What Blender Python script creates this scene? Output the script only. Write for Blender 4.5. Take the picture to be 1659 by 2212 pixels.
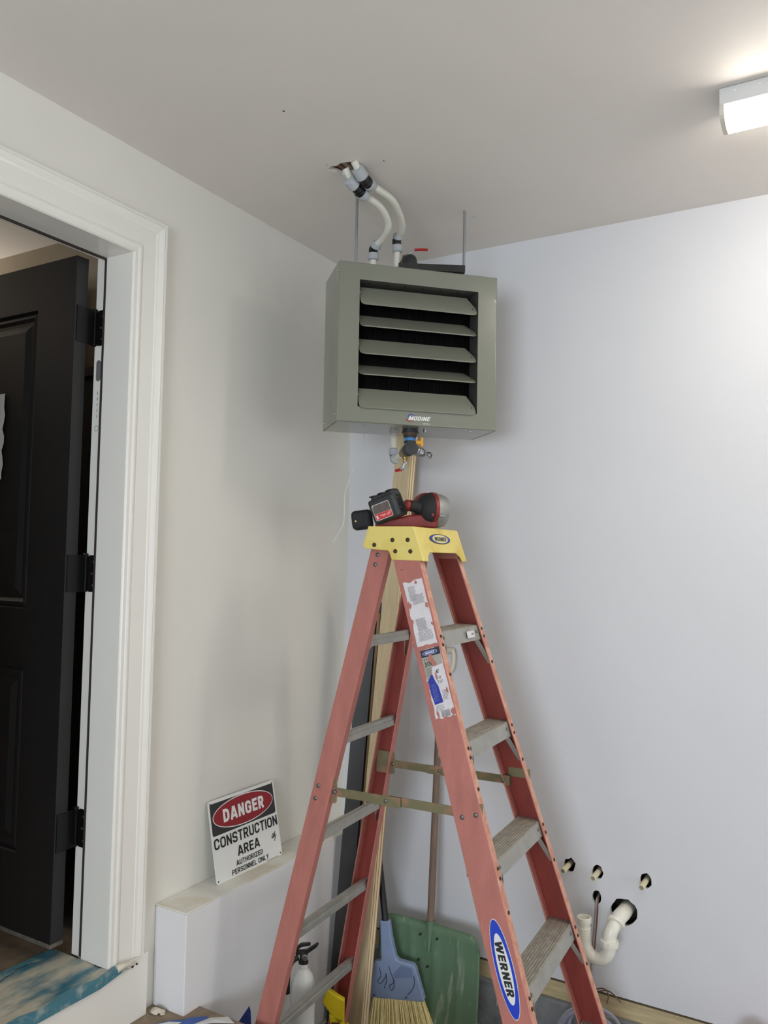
import bpy, bmesh, math, random
from mathutils import Vector, Matrix
from math import sin, cos, pi, radians

for o in list(bpy.data.objects):
    bpy.data.objects.remove(o, do_unlink=True)
scene = bpy.context.scene
COL = scene.collection
random.seed(7)

# ------------------------------------------------------------------ camera
YAW, PITCH, ROLL = 0.533754, 0.055920, 0.018013
fwd = Vector((-sin(YAW)*cos(PITCH), cos(YAW)*cos(PITCH), sin(PITCH)))
r0 = Vector((cos(YAW), sin(YAW), 0.0))
u0 = r0.cross(fwd)
cr = r0*cos(ROLL) + u0*sin(ROLL)
cu = -r0*sin(ROLL) + u0*cos(ROLL)
cam_d = bpy.data.cameras.new('camera')
cam_d.sensor_fit = 'HORIZONTAL'
cam_d.sensor_width = 36.0
cam_d.lens = 36.0*1760.0/1659.0
cam_d.clip_start = 0.05
cam = bpy.data.objects.new('camera', cam_d)
COL.objects.link(cam)
m = Matrix((cr, cu, -fwd)).transposed().to_4x4()
m.translation = Vector((1.91895, -2.94764, 1.70))
cam.matrix_world = m
scene.camera = cam

# ------------------------------------------------------------------ world and light
world = bpy.data.worlds.new('world')
scene.world = world
world.use_nodes = True
bg = world.node_tree.nodes['Background']
bg.inputs[0].default_value = (0.72, 0.82, 1.0, 1)
bg.inputs[1].default_value = 0.35

def area_light(name, loc, rot, sx, sy, power, color):
    d = bpy.data.lights.new(name, 'AREA')
    d.shape = 'RECTANGLE'; d.size = sx; d.size_y = sy
    d.energy = power; d.color = color
    o = bpy.data.objects.new(name, d)
    o.location = loc; o.rotation_euler = rot
    COL.objects.link(o)
    return o
# daylight through the open garage door in the side wall to the right, and a window behind the camera
area_light('daylight_through_garage_door', (8.55, -3.3, 1.1), (0, radians(90), 0), 2.3, 4.2, 45, (0.95, 0.97, 1.0))
area_light('daylight_through_back_window', (2.2, -6.45, 1.5), (radians(90), 0, 0), 1.8, 1.3, 82, (0.79, 0.885, 1.0))
# unseen fill added to light the ceiling of the room behind the door
area_light('interior_fill', (-1.9, -1.16, 2.35), (radians(180), 0, 0), 0.25, 0.25, 34, (1.0, 0.92, 0.82))
# second ceiling strip light (its fixture is built with the lamps below)
LED_STRENGTH = 18

scene.view_settings.view_transform = 'Standard'
scene.view_settings.look = 'None'
scene.view_settings.gamma = 1.0
scene.view_settings.use_curve_mapping = False
scene.view_settings.exposure = 0.66

# ------------------------------------------------------------------ materials
def srgb(r, g, b):
    f = lambda c: (c/255/12.92) if c/255 <= 0.04045 else ((c/255+0.055)/1.055)**2.4
    return (f(r), f(g), f(b), 1)

MATS = {}
def mat(name, rgb, rough=0.5, metal=0.0, var=0.0, scale=8.0, bump=0.0, bscale=60.0, rgb2=None,
        thresh=None, stretch=(1, 1, 1), spec=0.5, emit=None, trans=0.0, alpha=1.0, coat=0.0):
    if name in MATS:
        return MATS[name]
    M = bpy.data.materials.new(name)
    M.use_nodes = True
    nt = M.node_tree
    b = nt.nodes['Principled BSDF']
    c = srgb(*rgb)
    b.inputs['Base Color'].default_value = c
    b.inputs['Roughness'].default_value = rough
    b.inputs['Metallic'].default_value = metal
    b.inputs['Specular IOR Level'].default_value = spec
    b.inputs['Coat Weight'].default_value = coat
    if trans:
        b.inputs['Transmission Weight'].default_value = trans
    if alpha < 1:
        b.inputs['Alpha'].default_value = alpha
    tc = nt.nodes.new('ShaderNodeTexCoord')
    mp = nt.nodes.new('ShaderNodeMapping')
    mp.inputs['Scale'].default_value = stretch
    nt.links.new(tc.outputs['Object'], mp.inputs['Vector'])
    if var > 0 or rgb2:
        n = nt.nodes.new('ShaderNodeTexNoise')
        n.inputs['Scale'].default_value = scale
        n.inputs['Detail'].default_value = 5
        n.inputs['Roughness'].default_value = 0.6
        nt.links.new(mp.outputs['Vector'], n.inputs['Vector'])
        ramp = nt.nodes.new('ShaderNodeValToRGB')
        if rgb2:
            c2 = srgb(*rgb2)
            lo, hi = thresh or (0.4, 0.65)
        else:
            c2 = tuple(min(1, x*(1-var)) for x in c[:3]) + (1,)
            c = tuple(min(1, x*(1+var*0.6)) for x in c[:3]) + (1,)
            lo, hi = thresh or (0.3, 0.7)
        ramp.color_ramp.elements[0].position = lo
        ramp.color_ramp.elements[1].position = hi
        ramp.color_ramp.elements[0].color = c
        ramp.color_ramp.elements[1].color = c2
        nt.links.new(n.outputs['Fac'], ramp.inputs['Fac'])
        nt.links.new(ramp.outputs['Color'], b.inputs['Base Color'])
    if bump > 0:
        n2 = nt.nodes.new('ShaderNodeTexNoise')
        n2.inputs['Scale'].default_value = bscale
        n2.inputs['Detail'].default_value = 3
        nt.links.new(mp.outputs['Vector'], n2.inputs['Vector'])
        bp = nt.nodes.new('ShaderNodeBump')
        bp.inputs['Strength'].default_value = bump
        bp.inputs['Distance'].default_value = 0.002
        nt.links.new(n2.outputs['Fac'], bp.inputs['Height'])
        nt.links.new(bp.outputs['Normal'], b.inputs['Normal'])
    if emit:
        b.inputs['Emission Color'].default_value = emit[0]
        b.inputs['Emission Strength'].default_value = emit[1]
    MATS[name] = M
    return M

def paint_wall(name, rgb, stain=None):
    M = mat(name, rgb, rough=0.62, var=0.03, scale=1.2, bump=0.12, bscale=180, spec=0.3)
    return M

WALL_L = paint_wall('painted_wall_warm', (230, 227, 217))
WALL_R = paint_wall('painted_wall_cool', (214, 214, 216))
WALL_B = paint_wall('painted_base_white', (232, 231, 230))
CEIL = paint_wall('ceiling_paint', (230, 223, 216))
TRIM = mat('gloss_trim_paint', (236, 233, 224), rough=0.28, var=0.015, scale=3)
CONC = mat('bare_concrete', (128, 130, 131), rough=0.85, var=0.3, scale=14, bump=0.5, bscale=60)
SLAB = mat('slab_concrete', (182, 180, 174), rough=0.8, var=0.3, scale=6, bump=0.4, bscale=50)
DUSTY = mat('dusty_floor', (140, 124, 104), rough=0.9, var=0.3, scale=30, bump=0.4, bscale=90)
SILLWOOD = mat('treated_lumber', (196, 178, 138), rough=0.75, var=0.25, scale=10, stretch=(1, 8, 8), bump=0.2, bscale=80)
DRYEDGE = mat('drywall_gypsum_edge', (176, 172, 162), rough=0.95, var=0.2, scale=60)
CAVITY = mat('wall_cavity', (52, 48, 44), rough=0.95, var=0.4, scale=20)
LEDGE = mat('ledge_stained_paint', (232, 229, 219), rough=0.7, rgb2=(206, 192, 158), scale=5, thresh=(0.52, 0.78), bump=0.15, bscale=70)
BLACKDOOR = mat('black_door_paint', (20, 19, 20), rough=0.45, var=0.15, scale=4, bump=0.05, bscale=200)
BLACKMETAL = mat('black_hinge_metal', (14, 14, 15), rough=0.38, metal=0.4)
RUBBER = mat('dark_weatherstrip', (52, 42, 36), rough=0.7)
INTWALL = mat('interior_wall_beige', (150, 139, 120), rough=0.8, var=0.05)
INTCEIL = mat('interior_ceiling_paint', (150, 145, 138), rough=0.9)
DARKWOOD = mat('dark_wood', (38, 30, 24), rough=0.6, var=0.3, scale=10, stretch=(8, 8, 1))
INTFLOOR = mat('interior_floor', (118, 104, 84), rough=0.9, var=0.25, scale=25, bump=0.4, bscale=90)

HEATER = mat('heater_enamel', (122, 124, 110), rough=0.26, var=0.04, scale=5, bump=0.05, bscale=220, coat=0.5)
HEATDARK = mat('heater_inside', (20, 20, 20), rough=0.7)
FIN = mat('coil_fin', (30, 29, 28), rough=0.5, metal=0.6, var=0.5, scale=40)
ZINC = mat('zinc_steel', (168, 172, 176), rough=0.35, metal=0.9)
DKSTEEL = mat('dark_steel_channel', (58, 56, 54), rough=0.55, metal=0.5, var=0.3, scale=20)
BLKIRON = mat('black_iron_fitting', (62, 62, 63), rough=0.5, metal=0.5, var=0.2, scale=20, bump=0.2, bscale=120)
BRASS = mat('brass', (146, 122, 78), rough=0.35, metal=0.85, var=0.2, scale=30)
BLUETAPE = mat('blue_thread_seal', (66, 132, 196), rough=0.55, var=0.3, scale=40)
REDGRIP = mat('red_vinyl_grip', (172, 32, 34), rough=0.45)
YELGRIP = mat('yellow_valve_grip', (222, 160, 20), rough=0.45)
PEX = mat('white_pex', (220, 218, 204), rough=0.35, var=0.04, scale=20)
FITGREY = mat('grey_nut_plastic', (176, 180, 182), rough=0.45, var=0.05)
FITBLACK = mat('black_fitting_plastic', (18, 18, 18), rough=0.4)
WHITEWIRE = mat('white_wire', (214, 214, 208), rough=0.5)
WHITE = mat('print_white', (228, 228, 224), rough=0.5)
BLACKP = mat('print_black', (28, 27, 28), rough=0.55)
BLUEP = mat('print_blue', (32, 62, 158), rough=0.45)
REDP = mat('print_red', (150, 30, 40), rough=0.5)

FRP = mat('red_fiberglass', (182, 114, 102), rough=0.6, var=0.14, scale=30, stretch=(1, 1, 0.25), bump=0.25, bscale=160)
FRPEDGE = mat('red_fiberglass_edge', (198, 134, 112), rough=0.6, rgb2=(214, 172, 148), scale=30, thresh=(0.42, 0.66), bump=0.25, bscale=160)
ALU = mat('dull_aluminium', (176, 174, 166), rough=0.45, metal=0.55, var=0.15, scale=18, bump=0.1, bscale=120)
ALUDIRTY = mat('worn_aluminium_tread', (166, 160, 146), rough=0.55, metal=0.4, var=0.3, scale=24, stretch=(3, 1, 1))
RIVET = mat('rivet_steel', (120, 118, 114), rough=0.4, metal=0.8)
BOLTDARK = mat('rusty_rivet', (74, 52, 40), rough=0.6, metal=0.4)
SPREAD = mat('spreader_plated_steel', (128, 122, 92), rough=0.5, metal=0.5, rgb2=(168, 128, 104), scale=16, thresh=(0.5, 0.62))
CAPYEL = mat('yellow_cap_plastic', (232, 212, 120), rough=0.5, rgb2=(206, 176, 66), scale=9, thresh=(0.45, 0.72), bump=0.15, bscale=60)
LABELW = mat('worn_label_paper', (222, 216, 218), rough=0.6, var=0.08, scale=40)
LABELG = mat('label_grey', (170, 165, 152), rough=0.6, var=0.1, scale=40)
LABELDK = mat('label_navy', (40, 44, 62), rough=0.5)
LABELBLUE = mat('label_blue', (36, 52, 156), rough=0.5)
PRINTGREY = mat('print_grey', (98, 96, 98), rough=0.6)

TOOLBLK = mat('tool_black_plastic', (36, 38, 40), rough=0.5, var=0.25, scale=30, bump=0.15, bscale=100)
TOOLBLK2 = mat('tool_black_rubber', (26, 26, 27), rough=0.7, var=0.25, scale=30)
TOOLRED = mat('tool_red_plastic', (128, 28, 24), rough=0.45, var=0.2, scale=20)
TOOLGREY = mat('tool_grey_cast', (150, 150, 146), rough=0.45, metal=0.5, var=0.2, scale=24)
TOOLLAB = mat('tool_label_red', (206, 50, 56), rough=0.5)
TOOLLABG = mat('tool_label_grey', (98, 86, 80), rough=0.5, var=0.2, scale=60)

SIGNW = mat('sign_white_enamel', (236, 236, 230), rough=0.4, var=0.02)
SIGNB = mat('sign_black', (52, 49, 48), rough=0.5)
SIGNR = mat('sign_red', (148, 34, 42), rough=0.5)
PLYFACE = mat('plywood_face', (214, 194, 156), rough=0.65, var=0.12, scale=12, stretch=(6, 6, 0.6))
PLYEDGE = mat('plywood_edge_light', (232, 212, 174), rough=0.7, var=0.12, scale=40, stretch=(1, 1, 0.1))
PLYEDGE2 = mat('plywood_edge_dark', (162, 126, 88), rough=0.75, var=0.2, scale=40, stretch=(1, 1, 0.1))
DKBOARD = mat('charcoal_board', (52, 52, 52), rough=0.5, var=0.25, scale=5, bump=0.1, bscale=40)
GAPBLACK = mat('gap_black', (16, 15, 15), rough=0.5)
BRNBOARD = mat('brown_hardboard', (126, 100, 66), rough=0.75, var=0.2, scale=30, stretch=(1, 1, 0.1))
SHOVEL = mat('green_shovel_plastic', (98, 126, 98), rough=0.6, rgb2=(158, 168, 150), scale=9, thresh=(0.56, 0.76), stretch=(4, 4, 0.7), bump=0.1, bscale=40)
HANDLEW = mat('weathered_ash', (122, 102, 88), rough=0.75, var=0.2, scale=20, stretch=(4, 4, 0.4))
GRIPW = mat('off_white_grip', (206, 202, 184), rough=0.55, var=0.1)
BROOMBLUE = mat('broom_blue_plastic', (138, 156, 188), rough=0.4, var=0.1, scale=12)
BRISTLE = mat('straw_bristle', (248, 228, 162), rough=0.75, var=0.2, scale=90)
EXTW = mat('extinguisher_white', (226, 226, 220), rough=0.3, var=0.05, scale=10)
EXTBLK = mat('extinguisher_black', (34, 32, 28), rough=0.5, var=0.3, scale=20)
YELTOOL = mat('yellow_tool_plastic', (222, 196, 20), rough=0.45, var=0.12, scale=20)
DKRED = mat('dark_red_brown', (78, 44, 38), rough=0.6)
PVC = mat('white_pvc', (232, 228, 214), rough=0.3, var=0.03, scale=10)
CPVC = mat('cream_cpvc', (222, 212, 178), rough=0.4, var=0.06, scale=20)
COPPERW = mat('copper_brown_wire', (112, 74, 58), rough=0.55)
CLEARH = mat('clear_vinyl_hose', (196, 198, 214), rough=0.15, trans=0.55, spec=0.5)
THRESH = mat('threshold_covering', (196, 190, 170), rough=0.4, rgb2=(52, 112, 130), scale=16, thresh=(0.40, 0.66), stretch=(1.0, 0.30, 1), bump=0.7, bscale=24)
TEAL = mat('teal_tape', (70, 122, 136), rough=0.45, rgb2=(170, 176, 170), thresh=(0.5, 0.75), scale=25, bump=0.4, bscale=40)
TAPEBLUE = mat('painters_tape_blue', (60, 96, 170), rough=0.6, var=0.15)
DEBRIS = mat('plaster_crumb', (206, 198, 180), rough=0.9, var=0.2, scale=40)
PAPER = mat('paper_white', (206, 204, 202), rough=0.8)
REDTHING = mat('red_plastic', (190, 40, 48), rough=0.4)

# ------------------------------------------------------------------ mesh helpers
class MB:
    def __init__(s):
        s.bm = bmesh.new()
    def box(s, c, d, rot=None):
        c = Vector(c); hx, hy, hz = d[0]/2, d[1]/2, d[2]/2
        vs = []
        for x, y, z in ((-1,-1,-1),(1,-1,-1),(1,1,-1),(-1,1,-1),(-1,-1,1),(1,-1,1),(1,1,1),(-1,1,1)):
            v = Vector((x*hx, y*hy, z*hz))
            if rot: v = rot @ v
            vs.append(s.bm.verts.new(c+v))
        for f in ((3,2,1,0),(4,5,6,7),(0,1,5,4),(1,2,6,5),(2,3,7,6),(3,0,4,7)):
            s.bm.faces.new([vs[i] for i in f])
        return s
    def bb(s, lo, hi):
        return s.box([(a+b)/2 for a, b in zip(lo, hi)], [abs(b-a) for a, b in zip(lo, hi)])
    def ring(s, c, ax, r, n, up=None, ry=None):
        ax = Vector(ax).normalized()
        e1 = up if up else (Vector((0,0,1)) if abs(ax.z) < 0.9 else Vector((1,0,0)))
        e1 = (Vector(e1) - ax*Vector(e1).dot(ax)).normalized()
        e2 = ax.cross(e1)
        ry = r if ry is None else ry
        return [s.bm.verts.new(Vector(c)+e1*r*cos(2*pi*i/n)+e2*ry*sin(2*pi*i/n)) for i in range(n)]
    def loft(s, rings, cap=True, closed=True):
        for a, b in zip(rings, rings[1:]):
            n = len(a)
            for i in range(n if closed else n-1):
                j = (i+1) % n
                try: s.bm.faces.new((a[i], a[j], b[j], b[i]))
                except ValueError: pass
        if cap:
            for r, fl in ((rings[0], True), (rings[-1], False)):
                try: s.bm.faces.new(list(reversed(r)) if fl else r)
                except ValueError: pass
        return s
    def cyl(s, a, b, r, r2=None, n=16):
        a, b = Vector(a), Vector(b)
        r2 = r if r2 is None else r2
        return s.loft([s.ring(a, b-a, r, n), s.ring(b, b-a, r2, n)])
    def lathe(s, a, axis, prof, n=24):
        a = Vector(a); ax = Vector(axis).normalized()
        return s.loft([s.ring(a+ax*h, ax, max(r, 1e-4), n) for h, r in prof])
    def tube(s, pts, r, n=10, sub=4, rs=None):
        pts = [Vector(p) for p in pts]
        P = smooth_path(pts, sub)
        m_ = len(P); rings = []; up = None
        for i, p in enumerate(P):
            t = (P[min(i+1, m_-1)]-P[max(i-1, 0)]).normalized()
            if up is None:
                up = Vector((0,0,1)) if abs(t.z) < 0.9 else Vector((1,0,0))
            up = (up - t*up.dot(t)).normalized()
            rr = r if rs is None else rs[0]+(rs[1]-rs[0])*i/(m_-1)
            rings.append(s.ring(p, t, rr, n, up=up))
        return s.loft(rings)
    def prism(s, poly, o, ex, ey, ez, t):
        """polygon (x,y) in frame ex,ey extruded t along ez"""
        o, ex, ey, ez = Vector(o), Vector(ex), Vector(ey), Vector(ez)
        a = [s.bm.verts.new(o+ex*x+ey*y) for x, y in poly]
        b = [s.bm.verts.new(o+ex*x+ey*y+ez*t) for x, y in poly]
        n = len(poly)
        for i in range(n):
            j = (i+1) % n
            s.bm.faces.new((a[i], a[j], b[j], b[i]))
        s.bm.faces.new(list(reversed(a))); s.bm.faces.new(b)
        return s
    def holed(s, outer, holes, o, ex, ey, ez, t):
        """plate with holes: outer/hole loops as (x,y) lists"""
        o, ex, ey, ez = Vector(o), Vector(ex), Vector(ey), Vector(ez)
        bm2 = bmesh.new(); edges = []; loops = []
        for lp in [outer]+holes:
            vs = [bm2.verts.new(o+ex*x+ey*y) for x, y in lp]
            loops.append(vs)
            for i in range(len(vs)):
                edges.append(bm2.edges.new((vs[i], vs[(i+1) % len(vs)])))
        bmesh.ops.triangle_fill(bm2, use_beauty=True, use_dissolve=False, edges=edges)
        bm2.verts.index_update()
        v0 = {v: s.bm.verts.new(v.co) for v in bm2.verts}
        v1 = {v: s.bm.verts.new(v.co+ez*t) for v in bm2.verts}
        for f in bm2.faces:
            s.bm.faces.new([v0[v] for v in f.verts])
            s.bm.faces.new([v1[v] for v in reversed(f.verts)])
        for lp in loops:
            for i in range(len(lp)):
                a, b = lp[i], lp[(i+1) % len(lp)]
                s.bm.faces.new((v0[a], v0[b], v1[b], v1[a]))
        bm2.free()
        return s

def smooth_path(pts, sub):
    if len(pts) < 3 or sub <= 1:
        return pts
    out = []
    for i in range(len(pts)-1):
        p0 = pts[max(i-1, 0)]; p1 = pts[i]; p2 = pts[i+1]; p3 = pts[min(i+2, len(pts)-1)]
        for k in range(sub):
            t = k/sub
            out.append(0.5*((2*p1)+(p2-p0)*t+(2*p0-5*p1+4*p2-p3)*t*t+(-p0+3*p1-3*p2+p3)*t**3))
    out.append(pts[-1])
    return out

def obj(name, mb, material, parent=None, smooth=False, bevel=0.0, world_space=False, seg=2, angle=35):
    bm = mb.bm if isinstance(mb, MB) else mb
    bmesh.ops.recalc_face_normals(bm, faces=bm.faces)
    if world_space and parent is not None:
        bmesh.ops.transform(bm, matrix=full_matrix(parent).inverted(), verts=bm.verts)
    me = bpy.data.meshes.new(name)
    bm.to_mesh(me); bm.free()
    me.materials.append(material)
    if smooth:
        for p in me.polygons: p.use_smooth = True
        try: me.set_sharp_from_angle(angle=radians(angle))
        except Exception: pass
    o = bpy.data.objects.new(name, me)
    COL.objects.link(o)
    if parent is not None:
        o.parent = parent
    if bevel > 0:
        md = o.modifiers.new('bevel', 'BEVEL')
        md.width = bevel; md.segments = seg; md.limit_method = 'ANGLE'; md.angle_limit = radians(40)
    return o

def full_matrix(o):
    mt = Matrix.LocRotScale(o.location, o.rotation_euler, o.scale)
    return full_matrix(o.parent) @ mt if o.parent else mt

def tag(o, label=None, cat=None, group=None, kind=None):
    if label: o['label'] = label
    if cat: o['category'] = cat
    if group: o['group'] = group
    if kind: o['kind'] = kind
    return o
def thing(name, loc, rz, label, cat, group=None):
    o = bpy.data.objects.new(name, None)
    o.empty_display_size = 0.05
    o.location = loc; o.rotation_euler = (0, 0, rz)
    COL.objects.link(o)
    return tag(o, label, cat, group)
def struct(name, mb, material, **k):
    return tag(obj(name, mb, material, **k), kind='structure')
def copy_part(o, parent, loc=None):
    c = o.copy(); COL.objects.link(c); c.parent = parent
    if loc is not None: c.location = loc
    return c

_tc = {}
def text_bm(txt, w, h, o, ex, ey, ez, t=0.0006, bold=0.0, shear=0.0, anchor='c'):
    """lettering fitted into w x h (cap box), centred at o, on axes ex, ey, thin along ez"""
    cu_ = bpy.data.curves.new('lettering_curve', 'FONT')
    cu_.body = txt; cu_.size = 1.0; cu_.offset = bold; cu_.shear = shear
    cu_.align_x = 'LEFT'
    to = bpy.data.objects.new('lettering_tmp', cu_)
    COL.objects.link(to)
    dg = bpy.context.evaluated_depsgraph_get(); dg.update()
    me = to.evaluated_get(dg).to_mesh()
    bm = bmesh.new(); bm.from_mesh(me)
    to.evaluated_get(dg).to_mesh_clear()
    bpy.data.objects.remove(to, do_unlink=True); bpy.data.curves.remove(cu_)
    xs = [v.co.x for v in bm.verts]; ys = [v.co.y for v in bm.verts]
    x0, x1, y0, y1 = min(xs), max(xs), min(ys), max(ys)
    o, ex, ey, ez = Vector(o), Vector(ex), Vector(ey), Vector(ez)
    sx = w/(x1-x0); sy = h/(y1-y0)
    for v in bm.verts:
        x = (v.co.x-(x0+x1)/2)*sx; y = (v.co.y-(y0+y1)/2)*sy
        v.co = o+ex*x+ey*y+ez*t
    return bm
def merge(mb, bm):
    me = bpy.data.meshes.new('tmp'); bm.to_mesh(me); bm.free()
    mb.bm.from_mesh(me); bpy.data.meshes.remove(me)
    return mb

def round_path(pts, n=6):
    """polyline of (x, y) or (x, y, radius); corners with a radius become arcs"""
    out = []
    for i, p in enumerate(pts):
        r = p[2] if len(p) > 2 else 0
        P = Vector((p[0], p[1]))
        if r <= 0 or i in (0, len(pts)-1):
            out.append(P); continue
        A = Vector(pts[i-1][:2]); B_ = Vector(pts[i+1][:2])
        da, db = (A-P), (B_-P)
        r = min(r, da.length*0.5 if i > 1 else da.length, db.length*0.5 if i < len(pts)-2 else db.length)
        a = P+da.normalized()*r; b = P+db.normalized()*r
        for k in range(n+1):
            t = k/n
            out.append((1-t)**2*a+2*t*(1-t)*P.lerp((a+b)/2, 0.0)+t*t*b)
    return out
def thick(path, w):
    """outline polygon of a stroke of width w along path (mitred)"""
    P = [p for i, p in enumerate(path) if i == 0 or (p-path[i-1]).length > 1e-6]
    L_, R_ = [], []
    for i, p in enumerate(P):
        d0 = (p-P[i-1]).normalized() if i else (P[1]-p).normalized()
        d1 = (P[i+1]-p).normalized() if i < len(P)-1 else d0
        n0 = Vector((-d0.y, d0.x)); n1 = Vector((-d1.y, d1.x))
        mth = (n0+n1)
        mth = mth.normalized() if mth.length > 1e-6 else n0
        k = min(2.2, 1/max(0.35, mth.dot(n0)))
        L_.append(p+mth*w/2*k); R_.append(p-mth*w/2*k)
    return L_, R_
def glyph(ch, t):
    a = t/2; T_, B_ = 1-a, a
    w = {'M': 0.86, 'W': 1.06, 'I': t, 'A': 0.74, 'T': 0.62, 'L': 0.56, 'E': 0.57, 'Y': 0.70, 'O': 0.70, 'C': 0.66, 'G': 0.69, ' ': 0.22}.get(ch, 0.65)
    l, r, rc = a, w-a, 0.30
    S = {'A': [[(a*0.8, 0), (w/2-a*0.25, 1)], [(w-a*0.8, 0), (w/2+a*0.25, 1)], [(w*0.24, 0.27), (w*0.76, 0.27)]],
         'C': [[(r, 0.64), (r, T_, rc), (l, T_, rc), (l, B_, rc), (r, B_, rc), (r, 0.36)]],
         'D': [[(l, 0), (l, 1)], [(l, T_), (r, T_, rc), (r, B_, rc), (l, B_)]],
         'E': [[(l, 0), (l, 1)], [(l, T_), (w, T_)], [(l, 0.52), (w*0.93, 0.52)], [(l, B_), (w, B_)]],
         'G': [[(r, 0.66), (r, T_, rc), (l, T_, rc), (l, B_, rc), (r, B_, rc), (r, 0.46), (w*0.55, 0.46)]],
         'H': [[(l, 0), (l, 1)], [(r, 0), (r, 1)], [(l, 0.52), (r, 0.52)]],
         'I': [[(a, 0), (a, 1)]],
         'L': [[(l, 0), (l, 1)], [(l, B_), (w, B_)]],
         'M': [[(l, 0), (l, 1)], [(r, 0), (r, 1)], [(l, 1-a*0.6), (w/2, 0.10)], [(r, 1-a*0.6), (w/2, 0.10)]],
         'N': [[(l, 0), (l, 1)], [(r, 0), (r, 1)], [(l, 1-a*0.7), (r, a*0.7)]],
         'O': [[(l, 0.5), (l, T_, rc), (r, T_, rc), (r, B_, rc), (l, B_, rc), (l, 0.5)]],
         'P': [[(l, 0), (l, 1)], [(l, T_), (r, T_, 0.24), (r, 0.45, 0.24), (l, 0.45)]],
         'R': [[(l, 0), (l, 1)], [(l, T_), (r-0.02, T_, 0.24), (r-0.02, 0.47, 0.24), (l, 0.47)], [(w*0.50, 0.45), (r, 0)]],
         'S': [[(r, 0.70), (r, T_, 0.26), (l, T_, 0.26), (l, 0.51, 0.24), (r, 0.49, 0.24), (r, B_, 0.26), (l, B_, 0.26), (l, 0.30)]],
         'T': [[(0, T_), (w, T_)], [(w/2, 0), (w/2, 1)]],
         'U': [[(l, 1), (l, B_, 0.3), (r, B_, 0.3), (r, 1)]],
         'W': [[(a*0.9, 1), (w*0.27, 0)], [(w/2, 0.98), (w*0.27, 0)], [(w/2, 0.98), (w*0.73, 0)], [(w-a*0.9, 1), (w*0.73, 0)]],
         'Y': [[(a*0.9, 1), (w/2, 0.42)], [(w-a*0.9, 1), (w/2, 0.42)], [(w/2, 0.5), (w/2, 0)]],
         'Z': [[(0.02, T_), (w, T_)], [(0, B_), (w, B_)], [(w-a*1.1, T_), (a*1.1, B_)]], ' ': []}[ch]
    return w, S
def block_bm(txt, w, h, o, ex, ey, ez, t=0.0003, weight=0.2, shear=0.0, gap=0.12):
    """heavy sans lettering made of strokes, fitted into w x h and centred at o"""
    strokes = []; x = 0
    for ch in txt:
        gw, S = glyph(ch, weight)
        for st in S:
            strokes.append((x, thick(round_path(st), weight)))
        x += gw+gap
    tot = x-gap
    o, ex, ey, ez = Vector(o), Vector(ex), Vector(ey), Vector(ez)
    bm = bmesh.new(); sx = w/(tot+shear)
    for k, (x0, (L_, R_)) in enumerate(strokes):
        lift = ez*(t+0.000012*(k % 5))
        def pt(p): return bm.verts.new(o+ex*((x0+p.x+shear*p.y-(tot+shear)/2)*sx)+ey*((p.y-0.5)*h)+lift)
        vl = [pt(p) for p in L_]; vr = [pt(p) for p in R_]
        for i in range(len(vl)-1):
            try: bm.faces.new((vr[i], vr[i+1], vl[i+1], vl[i]))
            except ValueError: pass
    return bm

def ellipse(a, b, n=40, cx=0, cy=0):
    return [(cx+a*cos(2*pi*i/n), cy+b*sin(2*pi*i/n)) for i in range(n)]
def rrect(w, h, r, n=5, cx=0, cy=0):
    pts = []
    for sx, sy, a0 in ((1,1,0),(-1,1,90),(-1,-1,180),(1,-1,270)):
        for k in range(n+1):
            a = radians(a0+90*k/n)
            pts.append((cx+sx*(w/2-r)+r*cos(a), cy+sy*(h/2-r)+r*sin(a)))
    return pts
def ragged(cx, cy, r, n=16, jag=0.15, ry=None, seed=0):
    rnd = random.Random(seed); ry = ry or r
    return [(cx+r*(1+rnd.uniform(-jag, jag))*cos(2*pi*i/n), cy+ry*(1+rnd.uniform(-jag, jag))*sin(2*pi*i/n)) for i in range(n)]
X, Y, Z = Vector((1,0,0)), Vector((0,1,0)), Vector((0,0,1))

# ================================================================== SETTING
H = 2.9423          # garage ceiling
FL = -0.05          # slab
LAND = 0.308        # landing in front of the door
XMAX, YMIN = 8.6, -6.6

struct('floor', MB().bb((-0.0, YMIN, FL-0.15), (XMAX, 0.15, FL)), SLAB)
# ceiling with the torn hole above the heater
hole_c = [(0.448,-0.853),(0.468,-0.862),(0.486,-0.858),(0.505,-0.866),(0.522,-0.864),(0.541,-0.858),(0.552,-0.835),(0.549,-0.812),(0.557,-0.796),(0.545,-0.784),(0.520,-0.779),(0.500,-0.787),(0.484,-0.783),(0.468,-0.797),(0.462,-0.820),(0.452,-0.838)]
ceil = struct('ceiling', MB().holed([(-0.14,YMIN),(XMAX,YMIN),(XMAX,0.14),(-0.14,0.14)], [hole_c], (0,0,H), X, Y, Z, 0.014), CEIL)
for i, (xx, w_) in enumerate(((0.470, 0.012), (0.505, 0.008), (0.54, 0.02))):
    obj('lath', MB().bb((xx, -0.95, H+0.0145), (xx+w_, -0.70, H+0.021)), mat('reddish_lath', (140, 96, 74), rough=0.8, var=0.3, scale=30, stretch=(1, .1, 1)), ceil)
obj('hole_backing', MB().bb((0.2, -1.2, H+0.022), (0.9, -0.5, H+0.03)), mat('pale_backing', (196, 192, 184), rough=0.9, var=0.2), ceil)  # pale backing added close above the hole so that it catches light

for i, (px_, py_) in enumerate(((0.5337, -1.1945), (0.6351, -0.8157), (0.462, -0.878), (0.71, -0.30))):
    obj('nail_pock', MB().prism(ragged(0, 0, 0.003, 8, .3, 0.003, i), (px_, py_, H-0.0002), X, Y, -Z, 0.0004), CAVITY if i < 2 else DRYEDGE, ceil)
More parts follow.
